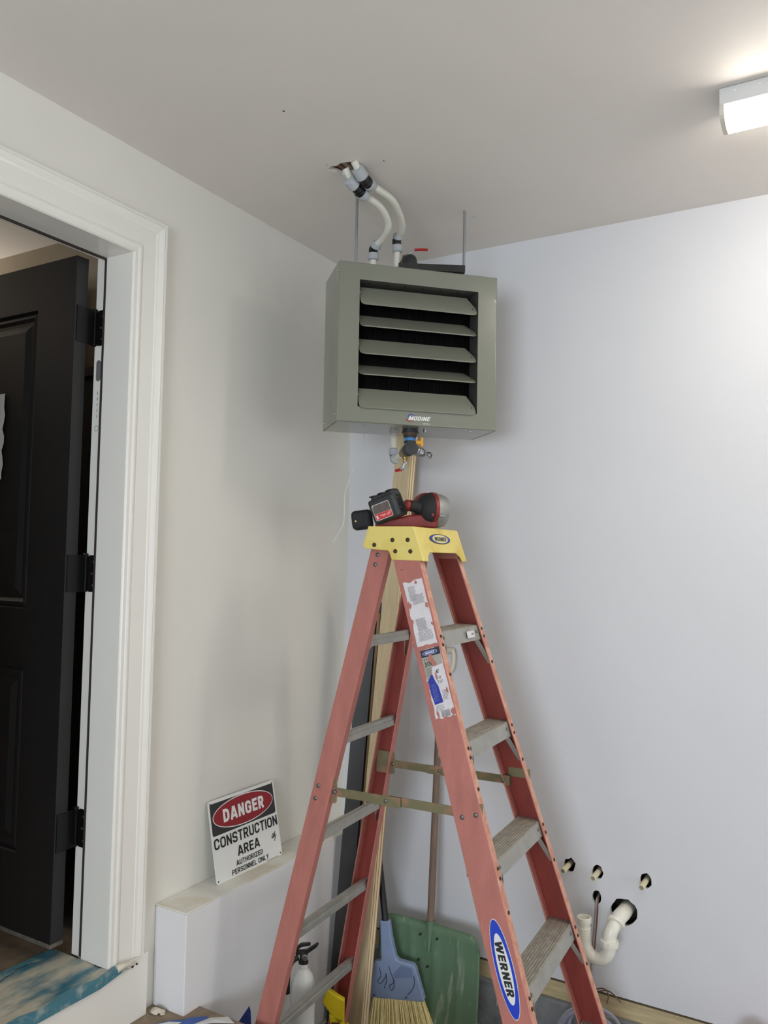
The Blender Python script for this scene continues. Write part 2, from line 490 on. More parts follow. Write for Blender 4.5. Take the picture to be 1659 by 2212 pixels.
# left wall with the doorway
DY0, DY1 = -2.165, -1.237      # rough opening
DZ = 2.63
wl = MB()
wl.bb((-0.13, DY1, FL), (0, 0.14, H))
wl.bb((-0.13, DY0, DZ), (0, DY1, H))
wl.bb((-0.13, YMIN, FL), (0, DY0, H))
wl.bb((-0.13, DY0, FL), (0, DY1, 0.44))
struct('wall_left', wl, WALL_L)
# low projecting stem at the foot of the left wall, its top a ledge
lb = MB().bb((0.0005, -1.057, FL), (0.131, -0.001, 0.6055))
stem = struct('wall_ledge_base', lb, WALL_B, bevel=0.003)
stem['label'] = 'low white boxed out base along the left wall'
struct('trim_1', MB().bb((0.0005, -1.0575, 0.6055), (0.1315, -0.001, 0.6106)), LEDGE, bevel=0.002)

# right wall: drywall sheet with rough pipe holes, cavity behind
ZB = 0.19
holes = [ragged(0.984, 0.6015, 0.022, 14, .18, .026, 1), ragged(1.0855, 0.5985, 0.019, 14, .1, .025, 2),
         ragged(1.253, 0.603, 0.0195, 14, .08, .026, 3), ragged(1.0825, 0.5104, 0.0165, 16, .04, .024, 4),
         ragged(1.178, 0.483, 0.045, 20, .09, .045, 5)]
wr = MB().holed([(-0.13, ZB), (XMAX, ZB), (XMAX, H), (-0.13, H)], holes, (0, 0, 0), X, Z, Y, 0.0127)
struct('wall_right', wr, WALL_R)
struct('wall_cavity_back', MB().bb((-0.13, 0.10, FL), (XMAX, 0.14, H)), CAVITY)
struct('trim_2', MB().bb((0.14, 0.008, 0.118), (XMAX, 0.095, 0.178)), SILLWOOD)
struct('wall_curb', MB().bb((0.132, -0.012, FL), (XMAX, 0.095, 0.117)), CONC, bevel=0.006)
# the rest of the garage, behind the camera
ws_ = MB()
ws_.bb((XMAX, YMIN, FL), (XMAX+0.1, -5.4, H)); ws_.bb((XMAX, -1.2, FL), (XMAX+0.1, 0.14, H)); ws_.bb((XMAX, -5.4, 2.3), (XMAX+0.1, -1.2, H))
struct('wall_side', ws_, WALL_R)
bw = MB()
bw.bb((0, YMIN, FL), (1.3, YMIN+0.1, H)); bw.bb((3.1, YMIN, FL), (XMAX, YMIN+0.1, H)); bw.bb((1.3, YMIN, 2.15), (3.1, YMIN+0.1, H)); bw.bb((1.3, YMIN, FL), (3.1, YMIN+0.1, 0.85))
struct('wall_back', bw, WALL_R)

# landing in front of the door and riser below the threshold
struct('landing', MB().bb((0.0005, -2.6, FL), (1.0, -0.985, LAND)), DUSTY, bevel=0.004)
rs = MB().bb((0.0005, -2.4, LAND), (0.027, -1.106, 0.4916))
struct('trim_3', rs, TRIM, bevel=0.002)

# door jambs, stop and weatherstrip
jb = MB()
jb.bb((-0.155, DY1-0.002, 0.44), (0.012, DY1+0.0, DZ))
JY = -1.249
frame = struct('door_frame_1', MB().bb((-0.104, JY, 0.492), (0.012, DY1+0.001, 2.618)), TRIM, bevel=0.0015)
obj('head_jamb', MB().bb((-0.104, DY0, 2.616), (0.012, DY1, 2.631)), TRIM, frame)
obj('hinge_rabbet', MB().bb((-0.156, DY1-0.0025, 0.492), (-0.104, DY1+0.001, 2.631)), TRIM, frame)
obj('head_rabbet', MB().bb((-0.156, DY0, 2.626), (-0.104, DY1, 2.640)), TRIM, frame)
obj('weatherstrip', MB().bb((-0.112, JY-0.001, 0.50), (-0.1035, DY1, 2.620)), RUBBER, frame)
obj('weatherstrip', MB().bb((-0.112, DY0, 2.6105), (-0.1035, JY, 2.620)), RUBBER, frame)
obj('strike_jamb', MB().bb((-0.156, DY0-0.001, 0.492), (0.012, DY0+0.012, 2.631)), TRIM, frame)
pl = MB().prism(rrect(0.020, 0.066, 0.0098), (-0.134, DY1-0.0028, 2.266), X, Z, -Y, 0.0012)
obj('mortise_patch', pl, mat('grey_patch', (110, 108, 108), rough=0.6, var=0.2), frame)
ml = MB()
for k in range(5):
    ml.bb((-0.1352, DY1-0.0033, 2.19-0.018*k), (-0.1338, DY1-0.0028, 2.20-0.018*k))
for k in range(7):
    a = 2*pi*k/7
    ml.bb((-0.134+0.008*cos(a)-.001, DY1-0.0033, 2.085+0.008*sin(a)-.0015), (-0.134+0.008*cos(a)+.001, DY1-0.0028, 2.085+0.008*sin(a)+.0015))
tag(obj('stamp_marks', ml, BLACKP, frame), kind='stuff')

# casing: moulded profile swept round the opening, mitred
prof = [(0.0,0.0),(0.0,0.013),(0.003,0.0165),(0.014,0.0165),(0.017,0.018),(0.022,0.0195),(0.028,0.019),(0.031,0.0155),(0.0335,0.0145),(0.035,0.0165),(0.082,0.0195),(0.085,0.0215),(0.092,0.0228),(0.103,0.0275),(0.109,0.0295),(0.1125,0.027),(0.1135,0.029),(0.120,0.029),(0.122,0.026),(0.122,0.0)]
iy, iz, oy = -1.2465, 2.6165, DY0+0.010
def casing_piece(name, ends):
    mb = MB(); rings = []
    for fn in ends:
        rings.append([mb.bm.verts.new(fn(d, hgt)) for d, hgt in prof])
    mb.loft(rings)
    return mb
CZ0 = 0.4925
casing = struct('trim_4', casing_piece('c', [lambda d, g: Vector((g, iy+d, CZ0)), lambda d, g: Vector((g, iy+d, iz+d))]), TRIM)
casing['label'] = 'white moulded door casing around the black door'
obj('head_casing', casing_piece('h', [lambda d, g: Vector((g, iy+d, iz+d)), lambda d, g: Vector((g, oy-d, iz+d))]), TRIM, casing)
obj('strike_casing', casing_piece('s', [lambda d, g: Vector((g, oy-d, iz+d)), lambda d, g: Vector((g, oy-d, CZ0))]), TRIM, casing)

# threshold wrapped in tape and paint-smeared film
th = MB()
NX, NY = 20, 60
grid = []
for i in range(NX+1):
    row = []
    for j in range(NY+1):
        f = i/NX
        x = -0.215+0.255*f; y = -2.15+0.900*j/NY+(0.050*max(0, (x-0.014)/0.02) if j > NY-6 and x > 0.014 else 0)*(j-NY+6)/6
        wv_ = f*max(0, min(1, (0.90-f)*8)); z = 0.4930+0.0022*sin(j*0.7+i*0.9)*wv_+0.0016*sin(j*1.9-i*0.6)*wv_
        if i == NX: z = 0.478
        row.append(th.bm.verts.new((x, y, z)))
    grid.append(row)
for i in range(NX):
    for j in range(NY):
        th.bm.faces.new((grid[i][j], grid[i+1][j], grid[i+1][j+1], grid[i][j+1]))
tho = struct('door_threshold', th, THRESH, smooth=True, angle=60)
def tape_strip(xa, xb, ya, yb, z, wob, seed):
    rn = random.Random(seed); mb = MB(); n = 40; a_, b_ = [], []
    for k in range(n+1):
        y = ya+(yb-ya)*k/n
        w1 = wob*sin(k*.9+seed)+rn.uniform(-wob, wob)*.5
        a_.append(mb.bm.verts.new((xa+w1, y, z+0.001*sin(k*.8)))); b_.append(mb.bm.verts.new((xb, y, z-0.004 if xb > 0.03 else z)))
    for k in range(n):
        mb.bm.faces.new((a_[k], b_[k], b_[k+1], a_[k+1]))
    return mb
obj('edge_tape', tape_strip(0.027, 0.0415, -2.15, -1.215, 0.4985, 0.006, 1), TEAL, tho, smooth=True)
obj('front_tape', MB().prism([(-2.15, 0.470), (-1.30, 0.468), (-1.225, 0.480), (-1.21, 0.4945), (-2.15, 0.4945)], (0.0405, 0, 0), Y, Z, X, 0.0012), TEAL, tho)
obj('back_edge_tape', tape_strip(-0.192, -0.222, -2.15, -1.262, 0.4985, 0.010, 5), TEAL, tho, smooth=True)
cr_ = MB().tube([(0.034, -1.235, 0.494), (0.041, -1.205, 0.498), (0.040, -1.180, 0.489), (0.036, -1.165, 0.486)], 0.0075, 8, rs=(0.011, 0.003))
obj('crumpled_film', cr_, mat('crumpled_film_white', (216, 210, 192), rough=0.5, var=0.15, scale=40, bump=0.6, bscale=50), tho, smooth=True)
for ny, nr in ((-1.152, .0035), (-1.168, .005)):
    obj('nail_hole', MB().lathe((0.0275, ny, 0.474), X, [(0, nr), (.001, nr)], 10), BLACKP, tho)

# room behind the door
struct('wall_interior', MB().bb((-4.0, -1.0, 0.3), (-0.131, -0.9, 3.0)), INTWALL)
struct('ceiling_interior', MB().bb((-4.0, -4.0, 2.855), (-0.131, -0.9, 2.95)), INTCEIL)
struct('floor_interior', MB().bb((-4.0, -4.0, 0.40), (-0.131, -0.9, 0.488)), INTFLOOR)
struct('wall_interior_far', MB().bb((-4.1, -4.0, 0.3), (-4.0, -0.9, 3.0)), INTWALL)
struct('wall_interior_side', MB().bb((-4.0, -4.1, 0.3), (-0.131, -4.0, 3.0)), INTWALL)
struct('trim_5', MB().bb((-0.62, -1.018, 0.49), (-0.50, -1.0, 2.66)).bb((-1.5, -1.018, 2.56), (-0.50, -1.0, 2.66)), INTWALL)
dblk = thing('dark_block', (-0.33, -1.06, 0.49), 0, 'tall dark block filling the view behind the open black door', 'cabinet')  # dark block put in to fill the dark view past the door
obj('block_body', MB().bb((-0.16, -0.06, 0), (0.17, 0.055, 1.80)), DARKWOOD, dblk)
obj('top_board', MB().bb((-0.17, -0.07, 1.80), (0.18, 0.055, 1.83)), DARKWOOD, dblk)
obj('block_front', MB().bb((-0.15, -0.075, 0.04), (0.16, -0.06, 1.78)), DARKWOOD, dblk)

# the black door, standing open at a right angle
FY, BYD = -1.326, -1.283
dx0, dx1 = -1.005, -0.145
dz0, dz1 = 0.553, 2.607
door = bpy.data.objects.new('door_1', None)
COL.objects.link(door); tag(door, 'black two panel door standing open into the next room', kind='structure')
door.location = (dx1, BYD, dz0)
pan = [(dx0+0.175, -0.322, 1.5225, 2.461), (dx0+0.175, -0.322, 0.783, 1.3406)]
loops = [[(a, c), (b, c), (b, d), (a, d)] for a, b, c, d in pan]
sl = MB().holed([(dx0, dz0), (dx1, dz0), (dx1, dz1), (dx0, dz1)], loops, (0, FY, 0), X, Z, Y, BYD-FY)
obj('door_leaf', sl, BLACKDOOR, door, world_space=True)
for a, b, c, d in pan:
    pm = MB(); rings = []
    for ins, dep in ((0.0, 0.001), (0.004, 0.010), (0.012, 0.006), (0.020, 0.004), (0.030, 0.012), (0.040, 0.012), (0.062, 0.004), (0.064, 0.004)):
        rings.append([pm.bm.verts.new((x, FY+dep, z)) for x, z in ((a+ins, c+ins), (b-ins, c+ins), (b-ins, d-ins), (a+ins, d-ins))])
    for r1, r2 in zip(rings, rings[1:]):
        for i in range(4):
            pm.bm.faces.new((r1[i], r1[(i+1) % 4], r2[(i+1) % 4], r2[i]))
    pm.bm.faces.new(rings[-1])
    pm.bb((a, BYD-0.01, c), (b, BYD-0.002, d))
    obj('door_panel', pm, BLACKDOOR, door, world_space=True)
obj('door_sweep', MB().bb((dx0, FY-0.001, dz0-0.012), (dx1, BYD+0.001, dz0)), mat('worn_sweep', (96, 90, 82), rough=0.8, var=0.5, scale=40), door, world_space=True)
for hz in (2.40, 1.635, 0.868):
    hb = MB()
    hb.prism(rrect(0.036, 0.112, 0.009), (-0.128, DY1-0.003, hz), X, Z, -Y, 0.003)
    hb.bb((-0.150, -1.2835, hz-0.056), (-0.1465, DY1-0.006, hz+0.056))
    hb.cyl((-0.152, DY1-0.010, hz-0.056), (-0.152, DY1-0.010, hz+0.056), 0.0075, n=14)
    hb.lathe((-0.152, DY1-0.010, hz+0.056), Z, [(0, .0085), (.003, .0085), (.006, .005)], 14)
    hb.bb((dx1+0.0003, FY+0.006, hz-0.056), (dx1+0.0028, BYD+0.002, hz+0.056))
    hg = obj('hinge', hb, BLACKMETAL, door, world_space=True)
    for q in (-0.036, 0.0, 0.036):
        sc = MB().cyl((-0.120-0.006*(q == 0), DY1-0.0058, hz+q), (-0.120-0.006*(q == 0), DY1-0.0072, hz+q), 0.0035, n=10)
        obj('hinge_screw', sc, ZINC, hg, world_space=True)
pp = MB()
edge = [(-0.468-0.004*sin(k*1.7)-0.003*sin(k*4.1), 2.207-0.278*k/12) for k in range(13)]
pp.prism([(-0.66, 2.205), (-0.468, 2.207)]+edge[1:]+[(-0.66, 1.93)], (0, FY-0.0022, 0), X, Z, -Y, 0.0008)
tag(obj('paper_notice', pp, PAPER), 'torn white paper sheet taped to the black door', 'paper')

# ================================================================== CEILING LIGHTS
def ceiling_light(x0, length, yc, label):
    t = thing('ceiling_light', (x0, yc, H), 0, label, 'ceiling light', 'strip lights on the garage ceiling')
    hs = MB().bb((0, -0.060, -0.046), (length, 0.060, -0.001))
    obj('housing', hs, mat('white_light_housing', (208, 208, 206), rough=0.4), t, bevel=0.002)
    df = MB(); rings = []
    arc = [(-0.056, -0.044)]+[(-0.056*cos(a), -0.048-0.040*sin(a)**0.8) for a in [pi*k/14 for k in range(15)]]+[(0.056, -0.044)]
    for xx in (0.012, length-0.012):
        rings.append([df.bm.verts.new((xx, y, z)) for y, z in arc])
    df.loft(rings)
    obj('diffuser', df, mat('lit_diffuser', (255, 252, 245), rough=0.4, emit=((1.0, 0.94, 0.85, 1), LED_STRENGTH)), t, smooth=True)
    for xx in (0.0, length-0.012):
        ec = MB(); rr = []
        for q in (xx, xx+0.0115):
            rr.append([ec.bm.verts.new((q, y*1.02, z*1.01)) for y, z in arc])
        ec.loft(rr)
        obj('end_cap', ec, mat('light_end_cap', (212, 204, 190), rough=0.4), t)
    for k in (2, 5, 12, 18, 23):
        obj('screw', MB().cyl((length*k/25*0.4, -0.0602, -0.016), (length*k/25*0.4, -0.0618, -0.016), 0.003, n=8), WHITE, t)
    return t
ceiling_light(1.605, 1.22, -0.672, 'white strip light with glowing diffuser, its end at the right edge')
ceiling_light(4.05, 1.22, -0.672, 'white strip light on the ceiling beyond the right edge')
ceiling_light(6.5, 1.22, -0.672, 'white strip light at the far end of the row along the right wall')

# ================================================================== HEATER
hw, hh, hd = 0.5555, 0.531, 0.2315
heater = thing('unit_heater', (0.563, -0.499, 2.404), 0.795, 'olive grey unit heater with louvres hung in the corner', 'heater')
fy = -hd/2            # local front is -Y, X runs along the face
op = [(-0.208, -0.2125), (0.208, -0.2125), (0.208, 0.2085), (-0.208, 0.2085)]
cabn = MB(); rc_ = 0.0045
cabn.holed([(-hw/2+rc_, -hh/2+rc_), (hw/2-rc_, -hh/2+rc_), (hw/2-rc_, hh/2-rc_), (-hw/2+rc_, hh/2-rc_)], [op], (0, fy, 0), X, Z, Y, 0.0015)
rings = []
for k in range(7):
    a_ = radians(90*k/6); ins = rc_*(1-sin(a_)); dep = rc_*(1-cos(a_))
    rings.append([cabn.bm.verts.new((x, fy+dep, z)) for x, z in ((-hw/2+ins, -hh/2+ins), (hw/2-ins, -hh/2+ins), (hw/2-ins, hh/2-ins), (-hw/2+ins, hh/2-ins))])
rings.append([cabn.bm.verts.new((x, hd/2, z)) for x, z in ((-hw/2, -hh/2), (hw/2, -hh/2), (hw/2, hh/2), (-hw/2, hh/2))])
cabn.loft(rings, cap=False)
cabn.bm.faces.new(rings[-1])
obj('cabinet', cabn, HEATER, heater, smooth=True, angle=25)
for sx_e in (-1, 1):
    obj('corner_seam', MB().prism([(0, 0), (0.0012, 0), (0.0012, hd-0.012), (0, hd-0.012)], (sx_e*(hw/2-0.0012), fy+0.008, -hh/2-0.0004), X, Y, -Z, 0.0003), HEATDARK, heater)
duct = MB()
duct.bb((-0.210, fy+0.0015, -0.2145), (-0.208, fy+0.085, 0.2105)); duct.bb((0.208, fy+0.0015, -0.2145), (0.210, fy+0.085, 0.2105))
duct.bb((-0.208, fy+0.0015, 0.2085), (0.208, fy+0.085, 0.2105)); duct.bb((-0.208, fy+0.0015, -0.2145), (0.208, fy+0.085, -0.2125))
obj('louvre_frame', duct, mat('heater_dark_enamel', (74, 74, 68), rough=0.45), heater)
for k in range(6):
    obj('punched_hole', MB().cyl((-0.17+0.063*k, fy+0.03, 0.2079), (-0.17+0.063*k, fy+0.03, 0.2088), 0.0045, n=10), HEATDARK, heater)
obj('coil_back', MB().bb((-0.208, fy+0.100, -0.213), (0.208, fy+0.104, 0.209)), HEATDARK, heater)
fins = MB(); rnd = random.Random(5)
for k in range(150):
    x = -0.206+0.412*k/149
    dd = rnd.uniform(0, 0.004)
    fins.bb((x-0.00035, fy+0.072+dd, -0.212), (x+0.00035, fy+0.100, 0.208))
tag(obj('coil_fins', fins, FIN, heater), kind='stuff')
for zb, th_ in ((0.1245, 34), (0.0515, 51), (-0.0395, 43), (-0.1085, 57), (-0.2175, 33)):
    a = radians(th_); c_ = 0.086
    yb = fy-0.006
    ex, ey = X, Vector((0, sin(a), cos(a)))          # up the slat and into the cabinet
    ez = ex.cross(ey)
    w2 = 0.2035
    # slat outline: full width at the free edge with rounded corners, notched ends at the pivot
    pts = []
    rr = 0.014
    for k in range(6):
        q = radians(180+90*k/5); pts.append((-w2+rr+rr*cos(q), rr+rr*sin(q)))
    for k in range(6):
        q = radians(270+90*k/5); pts.append((w2-rr+rr*cos(q), rr+rr*sin(q)))
    pts += [(w2, 0.036), (w2-0.022, c_), (-w2+0.006, c_), (-w2, 0.036)]
    s_ = MB().prism(pts, (0, yb, zb), ex, ey, ez, 0.0014)
    so = obj('louvre_slat', s_, HEATER, heater, bevel=0.0004)
    lip = MB().prism([(-w2+rr, 0), (w2-rr, 0), (w2-rr, 0.004), (-w2+rr, 0.004)], (0, yb, zb), ex, (0, 0.0, 1), (0, -1, 0), 0.0008)
    obj('slat_lip', lip, HEATER, so)
    hl = MB().cyl(Vector((w2-0.012, yb, zb))+ey*0.030-ez*0.0006, Vector((w2-0.012, yb, zb))+ey*0.030+ez*0.002, 0.0026, n=10)
    obj('slat_hole', hl, HEATDARK, so)
    pv = MB().cyl(Vector((-0.2085, yb, zb))+ey*0.058, Vector((-w2+0.004, yb, zb))+ey*0.058, 0.004, n=10)
    obj('pivot', pv, ZINC, so)
# logo
lg = MB()
def arc_band(cx, cz, R, a0, a1, w0, w1, n=16):
    vs = []
    out_ = []; inn = []
    for k in range(n+1):
        a = radians(a0+(a1-a0)*k/n); f = k/n; w = (w0+(w1-w0)*f)
        out_.append((cx+R*cos(a)*1.25, cz+R*sin(a))); inn.append((cx+(R-w)*cos(a)*1.25, cz+(R-w)*sin(a)))
    return out_+inn[::-1]
lb_ = MB().prism(arc_band(-0.0235, -0.2400, 0.0125, 25, 165, 0.0006, 0.0045), (0, fy, 0), X, Z, -Y, 0.0004)
obj('logo_swoosh', lb_, BLUEP, heater)
lr_ = MB().prism(arc_band(-0.0265, -0.2410, 0.0135, 195, 320, 0.0045, 0.0006), (0, fy, 0), X, Z, -Y, 0.0004)
obj('logo_swoosh', lr_, REDP, heater)
lt = MB(); merge(lt, block_bm('MODINE', 0.078, 0.0140, (0.0040, fy, -0.2405), X, Z, -Y, 0.0008, weight=0.21, shear=0.28))
obj('logo_lettering', lt, WHITE, heater)
lu = MB().bb((0.017, fy-0.0006, -0.2578), (0.0415, fy, -0.2564)); obj('logo_tagline', lu, WHITE, heater)
# screws
scs = [(-hw/2-0.003, fy+0.016, 0.236), (-hw/2-0.003, hd/2-0.012, 0.235), (-hw/2-0.003, hd/2-0.012, 0.0), (-hw/2-0.003, fy+0.02, -0.24), (-hw/2-0.003, hd/2-0.012, -0.24)]
scr0 = None
for p in scs:
    o_ = obj('screw', MB().lathe((0, 0, 0), X, [(0, .003), (.001, .0045), (.003, .005), (.0036, .005)], 10), ZINC, heater, smooth=True) if scr0 is None else copy_part(scr0, heater)
    scr0 = scr0 or o_; o_.location = p
sb0 = None
for p in ((-0.177, fy+0.036, -hh/2-0.0005), (0.198, fy+0.036, -hh/2-0.0005), (0.07, fy+0.03, hh/2+0.004), (0.145, fy+0.03, hh/2+0.004), (-0.05, fy+0.03, hh/2+0.004)):
    o_ = obj('screw', MB().lathe((0, 0, 0), -Z, [(0, .005), (.003, .0048), (.0042, .003)], 10), ZINC, heater, smooth=True) if sb0 is None else copy_part(sb0, heater)
    sb0 = sb0 or o_; o_.location = p
for p in ((-0.044, -0.006), (0.0475, -0.042)):
    bt = MB().lathe((p[0], p[1], -hh/2), -Z, [(0, .0075), (.0015, .0075), (.002, .0062), (.009, .0062)], 6)
    obj('hex_bolt', bt, ZINC, heater)
# mounting bracket on top, hanger rods to the ceiling
# steel channel lying across the top, a little out of line with the cabinet
hmi = (Matrix.Translation((0.563, -0.499, 2.404)) @ Matrix.Rotation(0.795, 4, 'Z')).inverted()
b0 = hmi @ Vector((0.704, -0.361, 2.70)); b1 = hmi @ Vector((0.508, -0.493, 2.70))
bxd = (b0-b1).normalized(); byd = Z.cross(bxd)
bk = MB()
cs = [(-0.02, 0.012), (0.02, 0.012), (0.02, 0.036), (0.0175, 0.036), (0.0175, 0.015), (-0.0175, 0.015), (-0.0175, 0.036), (-0.02, 0.036)]
bk.prism([(a, b) for a, b in cs], b1, byd, Z, bxd, (b0-b1).length)
bk.prism([(-0.012, -0.030), (0.012, -0.030), (0.012, 0.012), (-0.012, 0.012)], b1+bxd*0.05, byd, Z, bxd, 0.03)
bk.prism([(-0.012, -0.030), (0.012, -0.030), (0.012, 0.012), (-0.012, 0.012)], b0-bxd*0.07, byd, Z, bxd, 0.03)
obj('mounting_channel', bk, DKSTEEL, heater)
for tx in (-0.197, 0.197):
    obj('hanger_rod', MB().cyl((tx, 0.0, hh/2-0.01), (tx, 0.0, H-2.404-0.001), 0.0048, n=12), ZINC, heater, smooth=True)
    obj('rod_nut', MB().cyl((tx, 0, hh/2+0.003), (tx, 0, hh/2+0.012), 0.0095, n=6), ZINC, heater)
# black pipe collar under the cabinet
obj('pipe_collar', MB().lathe((-0.0057, -0.0427, -hh/2-0.0), -Z, [(0, .026), (.010, .027), (.011, .030), (.013, .030), (.014, .026)], 24), BLKIRON, heater, smooth=True)

# --- fittings below the heater
hm = Matrix.Translation((0.563, -0.499, 2.404)) @ Matrix.Rotation(0.795, 4, 'Z')
pb = hm @ Vector((-0.0057, -0.0427, -hh/2))
va = thing('valve_assembly', (pb.x, pb.y, 2.08), 0, 'black iron tee with brass valve and hose drain below the heater', 'pipe fitting')
def W(name, mb, mt, root=va, **k): return obj(name, mb, mt, root, world_space=True, **k)
tee = Vector((pb.x, pb.y, 2.070))
W('bushing', MB().lathe((pb.x, pb.y, 2.1245), -Z, [(0, .0245), (.009, .0235), (.012, .020)], 20), mat('rusty_bushing', (74, 56, 44), rough=0.6, var=0.3), smooth=True)
W('nipple', MB().cyl((pb.x, pb.y, 2.127), (pb.x, pb.y, 2.085), 0.0185, n=20), BLUETAPE, smooth=True)
W('nipple_collar', MB().lathe((pb.x, pb.y, 2.114), -Z, [(0, .019), (.001, .022), (.005, .022), (.006, .019)], 20), BLKIRON, smooth=True)
elb = Vector((0.3450, -0.2600, 2.0560))
run = Vector((elb.x-tee.x, elb.y-tee.y, -0.008)).normalized()
W('tee_body', MB().lathe((pb.x, pb.y, 2.098), -Z, [(0, .018), (.001, .0205), (.009, .0205), (.010, .0175), (.034, .018)], 20).lathe(tee-run*0.030, run, [(0, .017), (.001, .0215), (.012, .0215), (.013, .0185), (.046, .0185), (.047, .0215), (.060, .0215), (.061, .017)], 20), BLKIRON, smooth=True)
p1 = tee+run*0.031
W('thread_seal', MB().cyl(p1, p1+run*0.014, 0.0165, n=20), BLUETAPE, smooth=True)
p2 = p1+run*0.012
W('brass_valve', MB().lathe(p2, run, [(0, .019), (.014, .0205), (.016, .0165), (.020, .0185), (.040, .0185), (.045, .016), (.050, .0175), (.062, .0165)], 8).lathe(p2+run*0.028-Z*0.012, -Z, [(0, .010), (.012, .010), (.014, .0075), (.022, .0075)], 8), BRASS, smooth=True)
lvp = p2+run*0.028-Z*0.036
W('valve_stem_nut', MB().cyl(lvp+Z*0.004, lvp-Z*0.004, 0.0065, n=6), ZINC)
side = Vector((-cr.x, -cr.y, 0)).normalized()
W('lever', MB().tube([lvp, lvp+side*0.004-Z*0.012, lvp+side*0.008-Z*0.022, lvp+side*0.016-Z*0.026], 0.0055, 8), ZINC, smooth=True)
W('lever_grip', MB().tube([lvp+side*0.010-Z*0.0255, lvp+side*0.022-Z*0.027, lvp+side*0.034-Z*0.031], 0.0052, 8), REDGRIP, smooth=True)
p3 = p2+run*0.060
W('adapter', MB().lathe(p3, run, [(0, .012), (.001, .0165), (.012, .0165), (.016, .0115), (.125, .0115)], 18), PEX, smooth=True)
p4 = p3+run*0.118
W('elbow_nut', MB().lathe(p4, run, [(0, .014), (.002, .0175), (.026, .0185), (.030, .015)], 18), FITGREY, smooth=True)
pe = p4+run*0.040
W('elbow', MB().tube([p4+run*0.024, pe, pe+run*0.004+Z*0.008, pe+run*0.006+Z*0.030], 0.0145, 12), FITBLACK, smooth=True)
W('elbow_nut', MB().lathe(pe+run*0.006+Z*0.016, Z, [(0, .015), (.002, .0185), (.024, .0175), (.027, .013)], 18), FITGREY, smooth=True)
up0 = pe+run*0.006+Z*0.036
W('riser_pipe', MB().tube([up0, up0+Z*0.20, Vector((up0.x, up0.y, 2.42)), Vector((0.350, -0.370, 2.52)), Vector((0.350, -0.400, 2.575))], 0.0115, 12), PEX, smooth=True)
# drain valve with hose thread
nz = Vector((0.58, -0.55, -0.14)).normalized()
d0 = tee-run*0.008
nd = (Vector((0.6257, -0.5247, 2.058))-tee).normalized()
W('drain_valve', MB().lathe(tee+nd*0.004, nd, [(0, .017), (.014, .0175), (.020, .0145), (.022, .0165), (.026, .0145), (.030, .0165), (.034, .0145), (.038, .0165), (.042, .0145), (.050, .012), (.052, .0135)], 18), ZINC, smooth=True)
W('hose_thread', MB().lathe(tee+nd*0.052+cr*0.006-Z*0.003, nd, [(0, .008), (.006, .0115), (.020, .0125), (.0205, .0085), (.012, .008)], 18), mat('chrome', (190, 190, 188), rough=0.2, metal=0.9), smooth=True)
ym = tee+nd*0.020+Z*0.022
W('drain_handle', MB().box(ym+cr*0.012+Z*0.006, (0.022, 0.008, 0.014), Matrix.Rotation(YAW, 3, 'Z')).box(ym+cr*0.022+Z*0.008, (0.010, 0.010, 0.032), Matrix.Rotation(YAW, 3, 'Z')).cyl(ym-Z*0.014, ym+Z*0.002, 0.005, n=10), YELGRIP, bevel=0.002)

# --- supply pipes above the heater
P2_CHAIN = [(0.5527, -0.8453, 2.9324), (0.5583, -0.8231, 2.9106), (0.5602, -0.7979, 2.8981), (0.5638, -0.7666, 2.8965), (0.5689, -0.7402, 2.8954), (0.5763, -0.6657, 2.891), (0.5664, -0.601, 2.8785), (0.5477, -0.5413, 2.8641), (0.5265, -0.5063, 2.848)]
def supply_pipe(label, chain, pts, fit_at, bottom):
    t = thing('water_pipe', tuple(bottom[-1]), 0, label, 'pipe', 'plastic water pipes above the heater')
    c = [Vector(p) for p in chain]; V = [Vector(p) for p in pts]
    Q = lambda n, mb, mt: obj(n, mb, mt, t, world_space=True, smooth=True)
    Q('stub_pipe', MB().tube([c[0]-(c[1]-c[0])*0.5, c[0], c[1]], 0.0118, 12), PEX)
    Q('bent_pipe', MB().tube([c[2], c[3]]+V, 0.0120, 12, sub=6), PEX)
    d0 = (c[2]-c[1]).normalized(); d1 = (c[3]-c[2]).normalized()
    Q('upper_nut', MB().lathe(c[1]-d0*0.026, d0, [(0, .0165), (.002, .0195), (.020, .0210), (.033, .0215), (.037, .0175)], 18), FITGREY)
    Q('union_body', MB().tube([c[1]+d0*0.008, c[2], c[2]+d1*0.014], 0.0180, 14), FITBLACK)
    Q('union_collar', MB().lathe(c[2]-d1*0.004, d1, [(0, .0180), (.001, .0205), (.004, .0205), (.005, .0180)], 18), FITBLACK)
    Q('lower_nut', MB().lathe(c[3]-d1*0.020, d1, [(0, .0170), (.002, .0205), (.018, .0195), (.026, .0150)], 18), FITGREY)
    f0 = Vector(fit_at[0]); f1 = Vector(fit_at[1]); dd = (f1-f0).normalized()
    Q('coupling_nut', MB().lathe(f0-dd*0.014, dd, [(0, .0135), (.003, .0180), (.018, .0190), (.021, .0160)], 18), FITGREY)
    Q('coupling_body', MB().tube([f0, f0.lerp(f1, .5)+Vector((-.003, -.003, 0)), f1-Z*0.004], 0.0160, 12), FITBLACK)
    Q('coupling_nut', MB().lathe(f1-Z*0.002, -Z, [(0, .0160), (.003, .0190), (.024, .0190), (.028, .0135)], 18), FITGREY)
    Q('down_pipe', MB().tube([f1]+[Vector(b) for b in bottom], 0.0118, 12), PEX)
    return t
